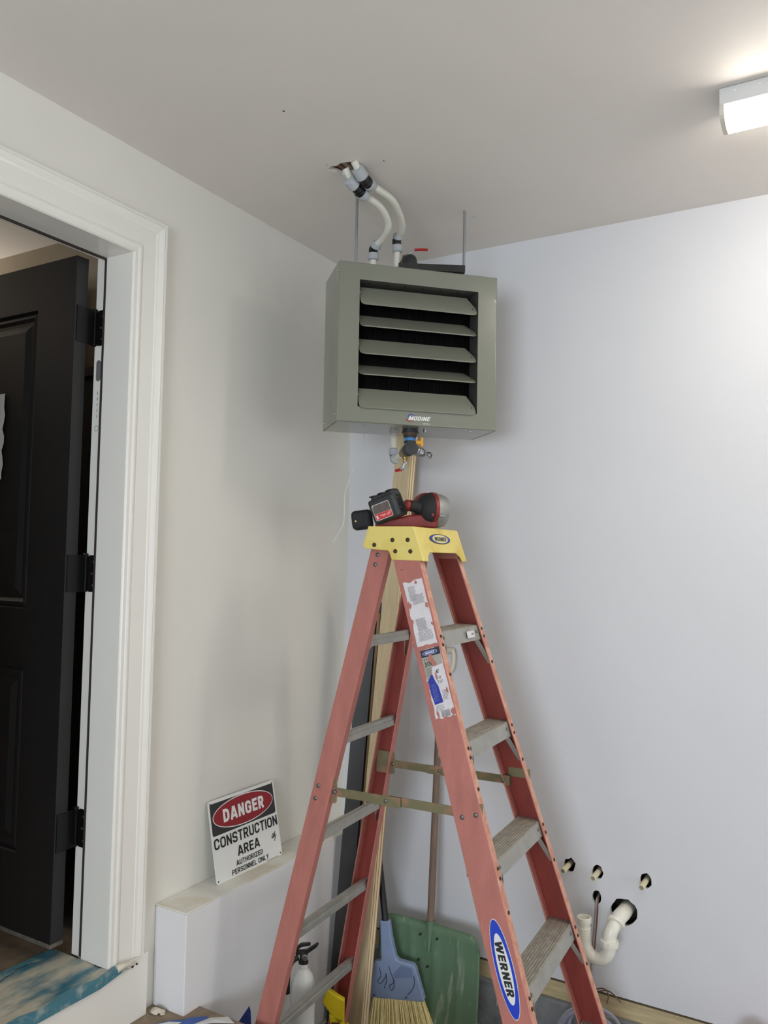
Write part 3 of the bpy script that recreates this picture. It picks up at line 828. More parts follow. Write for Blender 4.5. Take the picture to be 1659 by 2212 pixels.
supply_pipe('white bent pipe above the heater, the left of two', [(0.5136,-0.8328,2.9213),(0.5191,-0.8103,2.8945),(0.5235,-0.7779,2.8838),(0.5296,-0.7505,2.8751)],
            [(0.5322,-0.7258,2.8766),(0.5410,-0.6738,2.867),(0.5349,-0.6175,2.8464),(0.5208,-0.5897,2.8271),(0.4865,-0.5623,2.8107),(0.452,-0.549,2.799)], [(0.446,-0.545,2.7965),(0.430,-0.535,2.780)],
            [(0.430,-0.535,2.72),(0.425,-0.525,2.690),(0.400,-0.480,2.684),(0.365,-0.430,2.66),(0.350,-0.400,2.58)])
supply_pipe('white bent pipe above the heater beside the red lever valve', [*P2_CHAIN[:4]],
            P2_CHAIN[4:]+[(0.508,-0.490,2.842)], [(0.5017,-0.4854,2.8384),(0.493,-0.475,2.818)], [(0.491,-0.473,2.74),(0.491,-0.473,2.676)])
bv = thing('ball_valve', tuple(hm @ Vector((0.016, 0.045, hh/2))), 0, 'brass ball valve with red lever on top of the heater', 'valve')
e0 = hm @ Vector((0.016, 0.045, hh/2+0.058))
obj('nipple', MB().cyl(e0-Z*0.058, e0-Z*0.01, 0.014, n=16), BLKIRON, bv, world_space=True, smooth=True)
obj('iron_elbow', MB().tube([e0-Z*0.02, e0+Z*0.015, e0+Z*0.034+Vector((-.006, .004, 0)), e0+Z*0.040+Vector((-.028, .020, 0))], 0.0205, 16), BLKIRON, bv, world_space=True, smooth=True)
obj('thread_seal', MB().cyl(e0+Z*0.040+Vector((-.028, .020, 0)), e0+Z*0.040+Vector((-.036, .026, 0)), 0.017, n=16), BLUETAPE, bv, world_space=True, smooth=True)
vb = e0+Z*0.040+Vector((-.036, .026, 0)); vd = Vector((-.8, .6, 0))
obj('valve_body', MB().lathe(vb, vd, [(0, .018), (.012, .019), (.014, .015), (.034, .016), (.036, .018), (.048, .017)], 8).lathe(vb+vd*0.022+Z*0.012, Z, [(0, .008), (.010, .008), (.012, .006), (.018, .006)], 8), BRASS, bv, world_space=True, smooth=True)
lv = vb+vd*0.022+Z*0.030
obj('lever', MB().tube([lv, lv+cr*0.012+Z*0.004, lv+cr*0.030+Z*0.017, lv+cr*0.042+Z*0.022], 0.0035, 8), ZINC, bv, world_space=True, smooth=True)
obj('lever_grip', MB().tube([lv+cr*0.038+Z*0.0215, lv+cr*0.06+Z*0.0225, lv+cr*0.086+Z*0.022], 0.0048, 10), REDGRIP, bv, world_space=True, smooth=True)

# thermostat wire hanging behind the heater
wp = [(0.300,-0.333,2.22),(0.2868,-0.337,2.1814),(0.2739,-0.3406,2.1196),(0.2502,-0.35,2.0488),(0.2281,-0.3585,1.9781),(0.2169,-0.3622,1.9339),(0.2126,-0.3585,1.8371),(0.2,-0.3636,1.8017),(0.1767,-0.3745,1.7573)]
tag(obj('hanging_wire', MB().tube(wp, 0.0026, 8, sub=5), WHITEWIRE, smooth=True), 'thin white wire dangling below the heater near the corner', 'wire')

# ================================================================== STEP LADDER
LX, LY, LA = 0.72915, -0.64573, 0.05466
lad = thing('step_ladder', (LX, LY, FL), LA, 'red fiberglass step ladder with yellow top standing under the heater', 'ladder')
zz = lambda z: z-FL                 # world height to ladder-local
Fu = lambda z: 0.5895-0.3226*z
Vf = lambda z: 0.2965-0.0755*z
Ru = lambda z: -0.4957+0.2110*z
Vr = lambda z: 0.2904-0.0825*z
def rail(name, top, uf, vf, sg, wid, front, fl=0.031, tk=0.0045):
    """C channel: web on the outside, flanges inwards"""
    mb = MB(); rings = []
    for z in (FL+0.012, top):
        u = uf(z); v = vf(z)*sg; s = -sg
        ua, ub = (u-wid, u) if front else (u, u+wid)
        sec = [(ua, v), (ub, v), (ub, v+s*fl), (ub-tk, v+s*fl), (ub-tk, v+s*tk), (ua+tk, v+s*tk), (ua+tk, v+s*fl), (ua, v+s*fl)]
        rings.append([mb.bm.verts.new((a, b, zz(z))) for a, b in sec])
    mb.loft(rings)
    return obj(name, mb, FRP, lad, bevel=0.0018)
WF, WR = 0.087, 0.065
railA = rail('front_rail', 1.775, Fu, Vf, -1, WF, True)
railB = rail('front_rail', 1.775, Fu, Vf, 1, WF, True)
railC = rail('rear_rail', 1.775, Ru, Vr, -1, WR, False)
railD = rail('rear_rail', 1.775, Ru, Vr, 1, WR, False)
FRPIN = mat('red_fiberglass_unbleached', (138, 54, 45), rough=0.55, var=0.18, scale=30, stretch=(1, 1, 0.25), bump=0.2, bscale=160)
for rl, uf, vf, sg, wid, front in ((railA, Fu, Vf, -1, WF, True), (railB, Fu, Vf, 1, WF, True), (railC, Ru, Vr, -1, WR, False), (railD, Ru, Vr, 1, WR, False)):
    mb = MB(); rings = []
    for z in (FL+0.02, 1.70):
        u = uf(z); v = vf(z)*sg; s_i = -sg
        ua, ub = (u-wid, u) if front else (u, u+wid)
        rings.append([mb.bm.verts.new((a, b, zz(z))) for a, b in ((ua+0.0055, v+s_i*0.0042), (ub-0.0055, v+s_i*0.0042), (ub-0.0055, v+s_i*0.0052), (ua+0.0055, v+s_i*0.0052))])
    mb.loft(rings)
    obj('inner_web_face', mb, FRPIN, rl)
railA['label'] = 'near front rail carrying the paper labels and oval badge'
# pale worn strip on the front flange faces
for rl, sg in ((railA, -1), (railB, 1)):
    mb = MB(); rings = []
    for z in (FL+0.02, 1.70):
        u = Fu(z); v = Vf(z)*sg; s = -sg
        rings.append([mb.bm.verts.new(p) for p in ((u, v+s*0.002, zz(z)), (u+0.0007, v+s*0.003, zz(z)), (u+0.0007, v+s*0.030, zz(z)), (u, v+s*0.031, zz(z)))])
    mb.loft(rings)
    obj('worn_flange_face', mb, FRPEDGE, rl)
for uf, vf, wid, front in ((Fu, Vf, WF, True), (Ru, Vr, WR, False)):
    for sg in (-1, 1):
        u = uf(FL); c = u-wid/2 if front else u+wid/2
        v = vf(FL)*sg
        mb = MB().bb((c-wid/2-0.006, min(v+sg*0.006, v-sg*0.036), 0), (c+wid/2+0.006, max(v+sg*0.006, v-sg*0.036), 0.055))
        obj('rubber_foot', mb, TOOLBLK2, lad, bevel=0.006)

rv = {}
def rivet(parent, p, axis, r=0.006, m_=RIVET, key='a'):
    k = (key, r)
    q = Vector(axis).normalized().to_track_quat('Z', 'Y').to_euler()
    if k not in rv:
        o_ = obj('rivet', MB().lathe((0, 0, 0), Z, [(0, r), (.0012, r), (.0028, r*.75), (.0034, r*.3)], 10), m_, parent, smooth=True)
        rv[k] = o_
    else:
        o_ = copy_part(rv[k], parent)
    o_.location = p; o_.rotation_euler = q
    return o_
# front steps
for k, z in enumerate((0.2682, 0.5727, 0.8773, 1.1818, 1.4864)):
    v = Vf(z)-0.0055; u = Fu(z)-0.0065; zl = zz(z); dp = 0.074; hgt = 0.046
    mb = MB()
    # ribbed tread
    prof_ = []
    n = 9
    for i in range(n):
        a = u-dp+dp*i/n; b = u-dp+dp*(i+1)/n
        g = 0.0018
        prof_ += [(a, zl-g), (a+0.0025, zl), (b-0.0025, zl), (b, zl-g)]
    low = [(u, zl-0.004), (u-dp, zl-0.004)]
    mb.prism([(x, y) for x, y in prof_]+low, (0, -v, 0), X, Z, Y, 2*v)
    st = obj('step', mb, ALUDIRTY, lad)
    sl_ = 0.3226
    fr = MB().prism([(u-0.002, zl-0.003), (u+0.0008, zl-0.003), (u+sl_*hgt*0.75+0.0008, zl-hgt), (u+sl_*hgt*0.75-0.002, zl-hgt)], (0, -v, 0), X, Z, Y, 2*v)
    fr.prism([(u-dp, zl-0.003), (u-dp+0.002, zl-0.003), (u-dp+0.002, zl-hgt), (u-dp, zl-hgt)], (0, -v, 0), X, Z, Y, 2*v)
    obj('step_face', fr, ALU, st)
    for sg in (-1, 1):
        rivet(st, (u+0.0055, sg*(v-0.045), zl-0.020), (1, 0, 0.2), 0.0055)
        # diagonal knee brace from step to rail
        a = Vector((u+0.006, sg*(v-0.052), zl-hgt+0.004)); zb = z-0.125
        b = Vector((Fu(zb)-0.012, sg*(Vf(zb)-0.006), zz(zb)))
        d_ = (b-a).normalized(); wv = Vector((1, 0, 0.3)).normalized(); wv = (wv-d_*wv.dot(d_)).normalized(); nv = d_.cross(wv)
        br = MB().prism([(0, -0.007), ((b-a).length, -0.007), ((b-a).length, 0.007), (0, 0.007)], a-nv*0.001, d_, wv, nv, 0.002)
        obj('knee_brace', br, ALU, st)
        rl = railA if sg < 0 else railB
        for dz in (0.012, 0.036):
            z2 = z-dz
            rivet(rl, (Fu(z2)+0.0008, sg*(Vf(z2)-0.018), zz(z2)), (1, 0, 0.3), 0.0052, BOLTDARK, 'b')
        z2 = z-0.118
        rivet(rl, (Fu(z2)+0.0008, sg*(Vf(z2)-0.018), zz(z2)), (1, 0, 0.3), 0.0052, BOLTDARK, 'b')
    if k == 4:
        stl = MB().prism(rrect(0.062, 0.022, 0.004), (u+0.0105, -0.0+v-0.105, zl-0.024), Y, Vector((0.24, 0, -0.97)).normalized()*-1, X, 0.0006)
        stk = obj('step_sticker', stl, LABELW, st)
        ln = MB()
        for q in range(3):
            ln.bb((u+0.0112, v-0.100+0.0, zl-0.022-0.004*q), (u+0.0118, v-0.082, zl-0.0205-0.004*q))
        tag(obj('sticker_print', ln, BLACKP, stk), kind='stuff')
# rear bars
for k, z in enumerate((0.2739, 0.5702, 0.8665, 1.1628, 1.4591)):
    v = Vr(z)-0.005; u = Ru(z)+0.048; zl = zz(z)
    mb = MB().prism([(u-0.018, zl-0.004), (u-0.002, zl), (u+0.004, zl-0.002), (u+0.0025, zl-0.014), (u+0.005, zl-0.016), (u+0.005, zl-0.034), (u+0.002, zl-0.034), (u+0.001, zl-0.006), (u-0.018, zl-0.008)], (0, -v, 0), X, Z, Y, 2*v)
    rbar = obj('rear_bar', mb, ALU, lad)
    if k in (2, 4):
        for sg in (-1, 1):
            a = Vector((u+0.003, sg*(v-0.055), zl-0.02)); zb = z-0.085
            b = Vector((Ru(zb)+0.042, sg*(Vr(zb)-0.005), zz(zb)))
            d_ = (b-a).normalized(); nv = X; wv = d_.cross(nv).normalized()
            obj('knee_brace', MB().prism([(0, -0.007), ((b-a).length, -0.007), ((b-a).length, 0.007), (0, 0.007)], a, d_, wv, nv, 0.002), ALU, rbar)
# spreaders
for sg in (-1, 1):
    v = sg*0.197; zc_ = 0.990
    mb = MB().bb((-0.222, v-0.0015, zz(zc_-0.013)), (-0.012, v+0.0015, zz(zc_+0.013)))
    sp = obj('spreader', mb, SPREAD, lad, bevel=0.0008)
    m2 = MB().bb((-0.085, v-0.0052, zz(zc_-0.0145)), (0.010, v-0.0018, zz(zc_+0.0145))); obj('spreader_hinge_plate', m2, SPREAD, sp)
    m3 = MB().bb((-0.03, v+0.0018, zz(zc_-0.0115)), (0.196, v+0.0048, zz(zc_+0.0145))); obj('spreader_arm', m3, SPREAD, sp)
    # brackets at the rails
    zr = 0.99
    mb2 = MB().bb((Ru(zr)+0.008, v-sg*0.002, zz(0.955)), (Ru(zr)+0.058, sg*(Vr(zr)-0.0045), zz(1.03)))
    mb2.prism(rrect(0.030, 0.075, 0.010), (-0.222, v-sg*0.003, zz(0.992)), X, Z, Y*sg, 0.003)
    obj('spreader_bracket', mb2, SPREAD, sp, bevel=0.001)
    mb3 = MB().bb((0.185, v-0.003, zz(0.975)), (0.205, sg*(Vf(zr)-0.0045), zz(1.006)))
    mb3.bb((0.195, sg*(Vf(1.0)-0.0075), zz(1.0)), (0.268, sg*(Vf(1.0)-0.0040), zz(1.030)))
    obj('spreader_bracket', mb3, SPREAD, sp, bevel=0.001)
    for uu_ in (-0.212, -0.038, 0.184):
        rivet(sp, (uu_, v-0.0055, zz(zc_)), (0, -1, 0), 0.0065)
    for dz in (0.0, -0.038):
        z2 = 1.003+dz
        rivet(railC if sg < 0 else railD, (Ru(z2)+0.018, sg*(Vr(z2)+0.0004), zz(z2)), (0, sg, 0), 0.0068)
        rl = railA if sg < 0 else railB
    for uu_ in (0.210, 0.250):
        rivet(railA if sg < 0 else railB, (uu_-0.02+0.02, sg*(Vf(0.99)+0.0004), zz(0.988+0.012*(uu_ > .22))), (0, sg, 0), 0.0068)
for z2 in (1.708, 1.678):
    rivet(railC, (Ru(z2)+0.028, -(Vr(z2)+0.0004), zz(z2)), (0, -1, 0), 0.0068)
# yellow top cap
cap = MB()
sidep = [(-0.1266, 1.795), (0.0233, 1.7945), (0.0591, 1.692), (-0.0486, 1.694), (-0.0582, 1.719), (-0.0640, 1.7215), (-0.140, 1.727), (-0.145, 1.7323)]
for sg in (-1, 1):
    cap.prism([(a, zz(b)) for a, b in sidep], (0, sg*0.1715, 0), X, Z, Y*(-sg), 0.0055)
cap.holed([(-0.1266, -0.168), (0.0233, -0.168), (0.0233, 0.168), (-0.1266, 0.168)],
          [[(-0.01, -0.075), (0.016, -0.075), (0.016, 0.012), (-0.01, 0.012)], ellipse(0.022, 0.022, 20, -0.07, 0.06)], (0, 0, zz(1.7945)), X, Y, -Z, 0.005)
# front skirt with arch, sloping
fd = Vector((0.0591-0.0233, 0, 1.692-1.7945)); fl_ = fd.length; fd.normalize()
fn_ = Vector((fd.z, 0, -fd.x)) * -1
arch = [(-0.168, 0), (0.168, 0), (0.171, fl_), (0.140, fl_), (0.128, fl_*0.86), (0.105, fl_*0.74), (-0.105, fl_*0.74), (-0.128, fl_*0.86), (-0.136, fl_), (-0.171, fl_)]
cap.prism(arch, (0.0233, 0, zz(1.7945)), Y, fd, -fn_, 0.0055)
bd = Vector((-0.145+0.1266, 0, 1.7323-1.795)); bl_ = bd.length; bd.normalize()
bn = Vector((-bd.z, 0, bd.x))*-1
cap.prism([(-0.168, 0), (0.168, 0), (0.170, bl_), (-0.170, bl_)], (-0.1266, 0, zz(1.795)), Y, bd, Vector((-bd.z, 0, bd.x))*-1 if bd.x < 0 else bn, 0.0055)
capo = obj('top_cap', cap, CAPYEL, lad, bevel=0.006, seg=3)
for uu_, z_ in ((-0.1074, 1.7381), (-0.0457, 1.7534), (0.0052, 1.7541), (-0.0355, 1.7196), (0.0147, 1.7199)):
    for sg in (-1, 1):
        rivet(capo, (uu_, sg*0.1717, zz(z_)), (0, sg, 0), 0.0068, BOLTDARK, 'c')
# oval badge on the front of the cap
fo = Vector((0.0233, -0.002, zz(1.7945)))+fd*0.036+(-fn_)*(-0.0003)
nrm = Vector((-fd.z, 0, fd.x))
if nrm.x < 0: nrm = -nrm
badge = obj('badge_rim', MB().prism(ellipse(0.080, 0.0165), fo+nrm*0.0005, Y, -fd, nrm, 0.0008), BLACKP, capo)
obj('badge_blue', MB().prism(ellipse(0.077, 0.0148), fo+nrm*0.0014, Y, -fd, nrm, 0.0003), BLUEP, badge)
obj('badge_cream', MB().prism(ellipse(0.060, 0.0140), fo+nrm*0.0018, Y, -fd, nrm, 0.0003), mat('badge_cream', (226, 216, 160), rough=0.5), badge)
bt_ = MB(); merge(bt_, block_bm('WERNER', 0.090, 0.0135, fo+nrm*0.0022+fd*0.0005, Y, -fd, nrm, 0.0004, weight=0.2))
obj('badge_lettering', bt_, BLACKP, badge)

# stickers on the near front rail (outer web face)
dR = Vector((0.3226, 0.0755*-1, -1)).normalized()       # downwards along the near web
eR = (X-dR*X.dot(dR)).normalized()
nR = eR.cross(-dR).normalized()
if nR.y > 0: nR = -nR
def web(z, across):
    """point on the outer web; across measured from the web's left edge"""
    return Vector((Fu(z)-WF+across, -Vf(z), zz(z)))
def sticker(name, poly, o, mt, lift, parent, t=0.0003, ex=None, ey=None):
    return obj(name, MB().prism(poly, o+nR*lift, ex or eR, ey or -dR, nR, t), mt, parent)
def torn(w, h, jag, seed, n=10):
    rnd = random.Random(seed); P = []
    for k in range(n): P.append((-w/2+w*k/n, h/2+rnd.uniform(-jag, jag)))
    for k in range(n*2): P.append((w/2+rnd.uniform(-jag, jag)*.35, h/2-h*k/(n*2)))
    for k in range(n): P.append((w/2-w*k/n, -h/2+rnd.uniform(-jag, jag)))
    for k in range(n*2): P.append((-w/2+rnd.uniform(-jag, jag)*.6, -h/2+h*k/(n*2)))
    return P
oA = web(1.541, 0.0475)
labA = sticker('warning_label', torn(0.064, 0.192, 0.0032, 2, 7), oA, LABELW, 0.0004, railA)
rnd = random.Random(11)
pr_ = MB()
def text_lines(mb, o, x0, x1, y0, y1, n, lift=0.0008, hh_=0.0011, rag=0.35):
    for k in range(n):
        y = y0+(y1-y0)*k/max(1, n-1)
        x = x0+rnd.uniform(0, rag*.3)*(x1-x0)
        while x < x1-0.004:
            w = rnd.uniform(0.003, 0.010)
            xe = min(x+w, x1-rnd.uniform(0, rag)*(x1-x0)*0.3)
            if xe-x > 0.0015:
                mb.prism([(x, y), (xe, y), (xe, y+hh_), (x, y+hh_)], o+nR*lift, eR, -dR, nR, 0.0002)
            x += w+0.0012
text_lines(pr_, oA, -0.022, 0.004, 0.080, 0.040, 14)
text_lines(pr_, oA, -0.016, 0.026, 0.052, 0.026, 10)
text_lines(pr_, oA, -0.020, 0.014, -0.018, -0.052, 15)
text_lines(pr_, oA, -0.022, 0.026, -0.056, -0.082, 9)
tag(obj('label_print', pr_, PRINTGREY, labA), kind='stuff')
for cx_, cy_, r_, sd in ((0.027, 0.016, 0.005, 1), (-0.028, 0.030, 0.006, 2), (0.010, 0.090, 0.004, 3), (0.030, -0.040, 0.003, 4), (-0.030, -0.02, 0.004, 6)):
    obj('torn_spot', MB().prism(ragged(cx_, cy_, r_, 9, .4, r_*1.6, sd), oA+nR*0.0011, eR, -dR, nR, 0.0002), FRP, labA)
oB = web(1.345, 0.0505)
labB = sticker('rating_label', torn(0.062, 0.196, 0.0030, 5, 7), oB, LABELW, 0.0004, railA)
sticker('label_header', [(-0.031, 0.078), (0.031, 0.078), (0.031, 0.099), (-0.031, 0.099)], oB, LABELDK, 0.0008, labB)
sticker('header_oval', ellipse(0.024, 0.0062, 24, -0.002, 0.0885), oB, LABELW, 0.0011, labB)
sticker('header_oval_blue', ellipse(0.0225, 0.0052, 24, -0.002, 0.0885), oB, BLUEP, 0.0014, labB)
q_ = MB(); merge(q_, block_bm('WERNER', 0.031, 0.0060, oB+nR*0.0018+eR*-0.002-dR*0.0885, eR, -dR, nR, 0.0002, weight=0.2, shear=.15)); obj('header_lettering', q_, WHITE, labB)
sticker('label_grey_panel', [(-0.030, 0.012), (-0.012, 0.018), (-0.006, 0.046), (0.030, 0.050), (0.031, 0.078), (-0.030, 0.078)], oB, LABELG, 0.0007, labB)
q_ = MB(); merge(q_, text_bm('300', 0.029, 0.0135, oB+nR*0.0011+eR*-0.0125-dR*0.0575, eR, -dR, nR, 0.0002, bold=0.01))
merge(q_, text_bm("6'", 0.0095, 0.0115, oB+nR*0.0011+eR*0.0085-dR*0.0315, eR, -dR, nR, 0.0002, bold=0.03))
merge(q_, text_bm("10'", 0.0115, 0.0085, oB+nR*0.0011+eR*0.010-dR*0.0135, eR, -dR, nR, 0.0002, bold=0.0))
merge(q_, text_bm("5'10\"", 0.016, 0.0085, oB+nR*0.0011+eR*0.010-dR*0.0015, eR, -dR, nR, 0.0002, bold=0.0))
for sx in (-0.024, -0.017, -0.010):
    q_.prism([(sx+0.003*cos(radians(90+36*i))*(1 if i % 2 == 0 else .42), 0.0715+0.003*sin(radians(90+36*i))*(1 if i % 2 == 0 else .42)) for i in range(10)], oB+nR*0.0011, eR, -dR, nR, 0.0002)
obj('label_lettering', q_, BLACKP, labB)
sticker('label_blue_panel', [(-0.030, 0.008), (-0.014, 0.026), (-0.010, 0.026), (-0.006, 0.006), (0.000, -0.010), (0.004, -0.056), (-0.024, -0.059), (-0.025, -0.045), (-0.028, -0.030), (-0.028, -0.008)], oB, LABELBLUE, 0.0009, labB)
q_ = MB()
text_lines(q_, oB, -0.022, -0.006, -0.004, -0.050, 12, lift=0.0013, hh_=0.0009)
tag(obj('blue_panel_print', q_, mat('print_pale_blue', (130, 140, 196), rough=0.6), labB), kind='stuff')
q_ = MB()
text_lines(q_, oB, -0.026, -0.008, 0.045, 0.022, 8)
text_lines(q_, oB, 0.006, 0.024, -0.024, -0.050, 10)
text_lines(q_, oB, -0.024, 0.006, -0.064, -0.076, 4)
for k in range(17):
    x = -0.010+0.0016*k
    q_.prism([(x, -0.096), (x+rnd.choice((.0005, .0008, .0011)), -0.096), (x+.0006, -0.078), (x, -0.078)], oB+nR*0.0008, eR, -dR, nR, 0.0002)
tag(obj('label_print', q_, PRINTGREY, labB), kind='stuff')
tr = MB()
tr.prism([(-0.006, 0.082), (0.001, 0.084), (0.005, 0.066), (0.012, 0.052), (0.004, 0.047), (-0.003, 0.050), (-0.004, 0.058), (-0.014, 0.066), (-0.010, 0.073)], oB+nR*0.0017, eR, -dR, nR, 0.0002)
for cx_, cy_, r_, ry_, sd in ((-0.030, -0.002, 0.004, 0.010, 1), (0.001, 0.020, 0.0025, 0.012, 2), (0.024, -0.026, 0.003, 0.009, 3), (-0.021, -0.086, 0.004, 0.009, 4), (0.027, -0.088, 0.006, 0.010, 5), (0.000, -0.099, 0.008, 0.0025, 6)):
    obj('torn_spot', MB().prism(ragged(cx_, cy_, r_, 10, .35, ry_, sd), oB+nR*0.0017, eR, -dR, nR, 0.0002), FRP, labB)
obj('torn_spot', tr, FRP, labB)
# oval name badge low on the rail
oO = web(0.626, 0.0455)
ova = sticker('oval_badge_edge', ellipse(0.1235, 0.0265, 48), oO, WHITE, 0.0004, railA, ex=dR, ey=eR)
sticker('oval_badge_blue', ellipse(0.1215, 0.0250, 48), oO, mat('badge_blue', (24, 62, 190), rough=0.4), 0.0008, ova, ex=dR, ey=eR)
sticker('oval_badge_white', ellipse(0.0875, 0.0175, 48), oO, WHITE, 0.0012, ova, ex=dR, ey=eR)
q_ = MB(); merge(q_, block_bm('WERNER', 0.140, 0.0205, oO+nR*0.0017, dR, eR, nR, 0.0003, weight=0.23, shear=0.15))
obj('oval_lettering', q_, BLACKP, ova)
q_ = MB(); merge(q_, text_bm('++', 0.010, 0.004, web(1.665, 0.022)+nR*0.0004, eR, -dR, nR, 0.0003)); obj('rail_mark', q_, BLACKP, railA)

# ================================================================== CORDLESS TOOL on the cap
tool = thing('cordless_tool', (0.640, -0.682, 1.7950), YAW, 'red and black cordless power tool lying on the yellow ladder top', 'power tool')
K = 2.60/1760.0                     # metres per photo pixel at the tool
P_ = lambda dx, dy, away=0.0: Vector((dx*K, away, -dy*K))   # offsets from its resting point
R20 = Matrix.Rotation(radians(-21), 3, 'Y')
def tbox(c, d, rot, mt, name, parent=tool, bev=0.008):
    return obj(name, MB().box(c, d, rot), mt, parent, bevel=bev, seg=3)
# battery pack, label side to the camera
Rb = Matrix.Rotation(radians(-21), 3, 'Y') @ Matrix.Rotation(radians(-24), 3, 'Z')
bc = P_(-27, -42, -0.030)
bat = obj('battery_pack', MB().box(bc, (0.094, 0.070, 0.080), Rb).box(bc+Rb @ Vector((0.006, 0.0, 0.006)), (0.082, 0.060, 0.088), Rb), TOOLBLK, tool, bevel=0.009, seg=3)
lbo = bc+Rb @ Vector((-0.006, -0.0353, -0.004))
bx_, bz_, bn_ = Rb @ X, Rb @ Z, Rb @ -Y
bl = obj('battery_label', MB().prism(rrect(0.062, 0.052, 0.005), lbo, bx_, bz_, bn_, 0.0006), mat('label_border', (190, 182, 178), rough=0.5), bat)
obj('label_field', MB().prism([(-0.029, -0.004), (0.029, -0.004), (0.029, 0.0235), (-0.022, 0.0235), (-0.029, 0.018)], lbo+bn_*0.0008, bx_, bz_, bn_, 0.0003), TOOLLABG, bl)
obj('label_red_band', MB().prism([(-0.029, -0.0235), (0.029, -0.0235), (0.029, -0.005), (-0.029, -0.005)], lbo+bn_*0.0008, bx_, bz_, bn_, 0.0003), TOOLLAB, bl)
lp = MB()
for x0, x1, z_ in ((-0.012, 0.008, -0.013), (-0.006, 0.008, -0.0165)):
    lp.prism([(x0, z_), (x1, z_), (x1, z_+0.0018), (x0, z_+0.0018)], lbo+bn_*0.0012, bx_, bz_, bn_, 0.0002)
lp.prism([(-0.026, -0.021), (-0.019, -0.021), (-0.019, -0.009), (-0.026, -0.009)], lbo+bn_*0.0012, bx_, bz_, bn_, 0.0002)
for a, b in (((0.011, -0.014), (0.027, -0.008)), ((0.012, -0.0165), (0.027, -0.0115)), ((0.013, -0.019), (0.026, -0.015))):
    lp.prism([a, b, (b[0], b[1]+0.0014), (a[0], a[1]+0.0012)], lbo+bn_*0.0012, bx_, bz_, bn_, 0.0002)
tag(obj('label_print', lp, mat('label_pale_print', (228, 196, 190), rough=0.5), bl), kind='stuff')
for k in (-1, 0, 1):
    obj('battery_rib', MB().box(bc+Rb @ Vector((0.030*k, -0.002, 0.0500)), (0.012, 0.056, 0.004), Rb), TOOLBLK2, bat, bevel=0.001)
for k in (0.02, -0.012):
    obj('latch_slot', MB().box(bc+Rb @ Vector((0.0468, -0.012, k)), (0.003, 0.024, 0.007), Rb), BLACKP, bat, bevel=0.001)
# foot / rear guard at the left
obj('rear_guard', MB().box(P_(-82, -17, 0.035), (0.068, 0.075, 0.062), Matrix.Rotation(radians(-8), 3, 'Y')), TOOLBLK2, tool, bevel=0.014, seg=3)
obj('guard_screw', MB().lathe(P_(-96, -13, -0.0035), -Y, [(0, .003), (.0015, .003)], 10), BRASS, tool)
# red motor body lying on the cap
obj('red_body', MB().prism([(-0.085, 0.0), (0.105, 0.0), (0.118, 0.022), (0.085, 0.046), (0.02, 0.040), (-0.05, 0.024), (-0.088, 0.012)], P_(5, -1, 0.075), X, Z, -Y, 0.085), TOOLRED, tool, bevel=0.010, seg=3)
# grip between battery and head
gax = (P_(62, -44, 0.02)-P_(12, -52, -0.01)).normalized()
obj('grip_collar', MB().lathe(P_(9, -50, -0.008), gax, [(0, .015), (.003, .018), (.014, .019), (.017, .017)], 20), TOOLRED, tool, smooth=True)
obj('grip', MB().lathe(P_(20, -49, -0.005), gax, [(0, .018), (.020, .0185), (.035, .022), (.048, .030)], 20), TOOLBLK2, tool, smooth=True)
# round gear head, axis to the right and slightly back
ha = Vector((0.90, 0.40, -0.06)).normalized()
h0 = P_(37, -43, 0.010)
hs_ = [(0.0, .016), (0.006, .034), (0.018, .047), (0.034, .0545), (0.044, .056)]
head = obj('gear_head', MB().lathe(h0, ha, hs_, 36), TOOLBLK2, tool, smooth=True, angle=60)
obj('red_ring', MB().lathe(h0+ha*0.040, ha, [(0, .0555), (.001, .0572), (.013, .0575), (.014, .056)], 36), TOOLRED, head, smooth=True)
obj('grey_housing', MB().lathe(h0+ha*0.053, ha, [(0, .0565), (.020, .0560), (.026, .0545), (.040, .050), (.046, .040)], 36), TOOLGREY, head, smooth=True)
for a_ in (20, 140, 260):
    e1 = ha.cross(Z).normalized(); e2 = ha.cross(e1)
    q = h0+ha*0.053+(e1*cos(radians(a_))+e2*sin(radians(a_)))*0.0575
    obj('housing_boss', MB().cyl(q, q+ha*0.02, 0.0045, n=10), TOOLGREY, head, smooth=True)
obj('red_shell', MB().lathe(h0+Vector((-.006, .030, .004)), ha, [(0, .018), (.006, .040), (.020, .050), (.034, .054)], 30), TOOLRED, tool, smooth=True)
obj('housing_screw', MB().lathe(P_(70, -29, -0.034), -Y, [(0, .0045), (.002, .0045)], 10), TOOLRED, tool)

# ================================================================== DANGER SIGN
SWd, SHt = 0.346, 0.266
sg_b = Vector((0.0690, -0.679, 0.6112)); lean = Vector((-0.053, -0.028, 0.262)).normalized()
sx_ = Vector((0.012, 1, 0)).normalized()
sy_ = (lean-sx_*lean.dot(sx_)).normalized(); sn_ = sx_.cross(sy_).normalized()
sign = thing('danger_sign', tuple(sg_b), 0, 'white danger construction area sign leaning on the ledge', 'sign')
so_ = sg_b-sx_*SWd/2
S2 = lambda u_, v_: (u_*SWd, (1-v_)*SHt)
def SP(u_, v_): a, b = S2(u_, v_); return so_+sx_*a+sy_*b
def spart(name, mb, mt, parent=sign): return obj(name, mb, mt, parent, world_space=True)
obj('sign_plate', MB().prism(rrect(SWd, SHt, 0.012, 6, SWd/2, SHt/2), so_, sx_, sy_, -sn_, 0.0012), SIGNW, sign, world_space=True, bevel=0.0004)
hp = rrect(0.955*SWd, 0.392*SHt, 0.008, 5, 0.499*SWd, (1-0.235)*SHt)
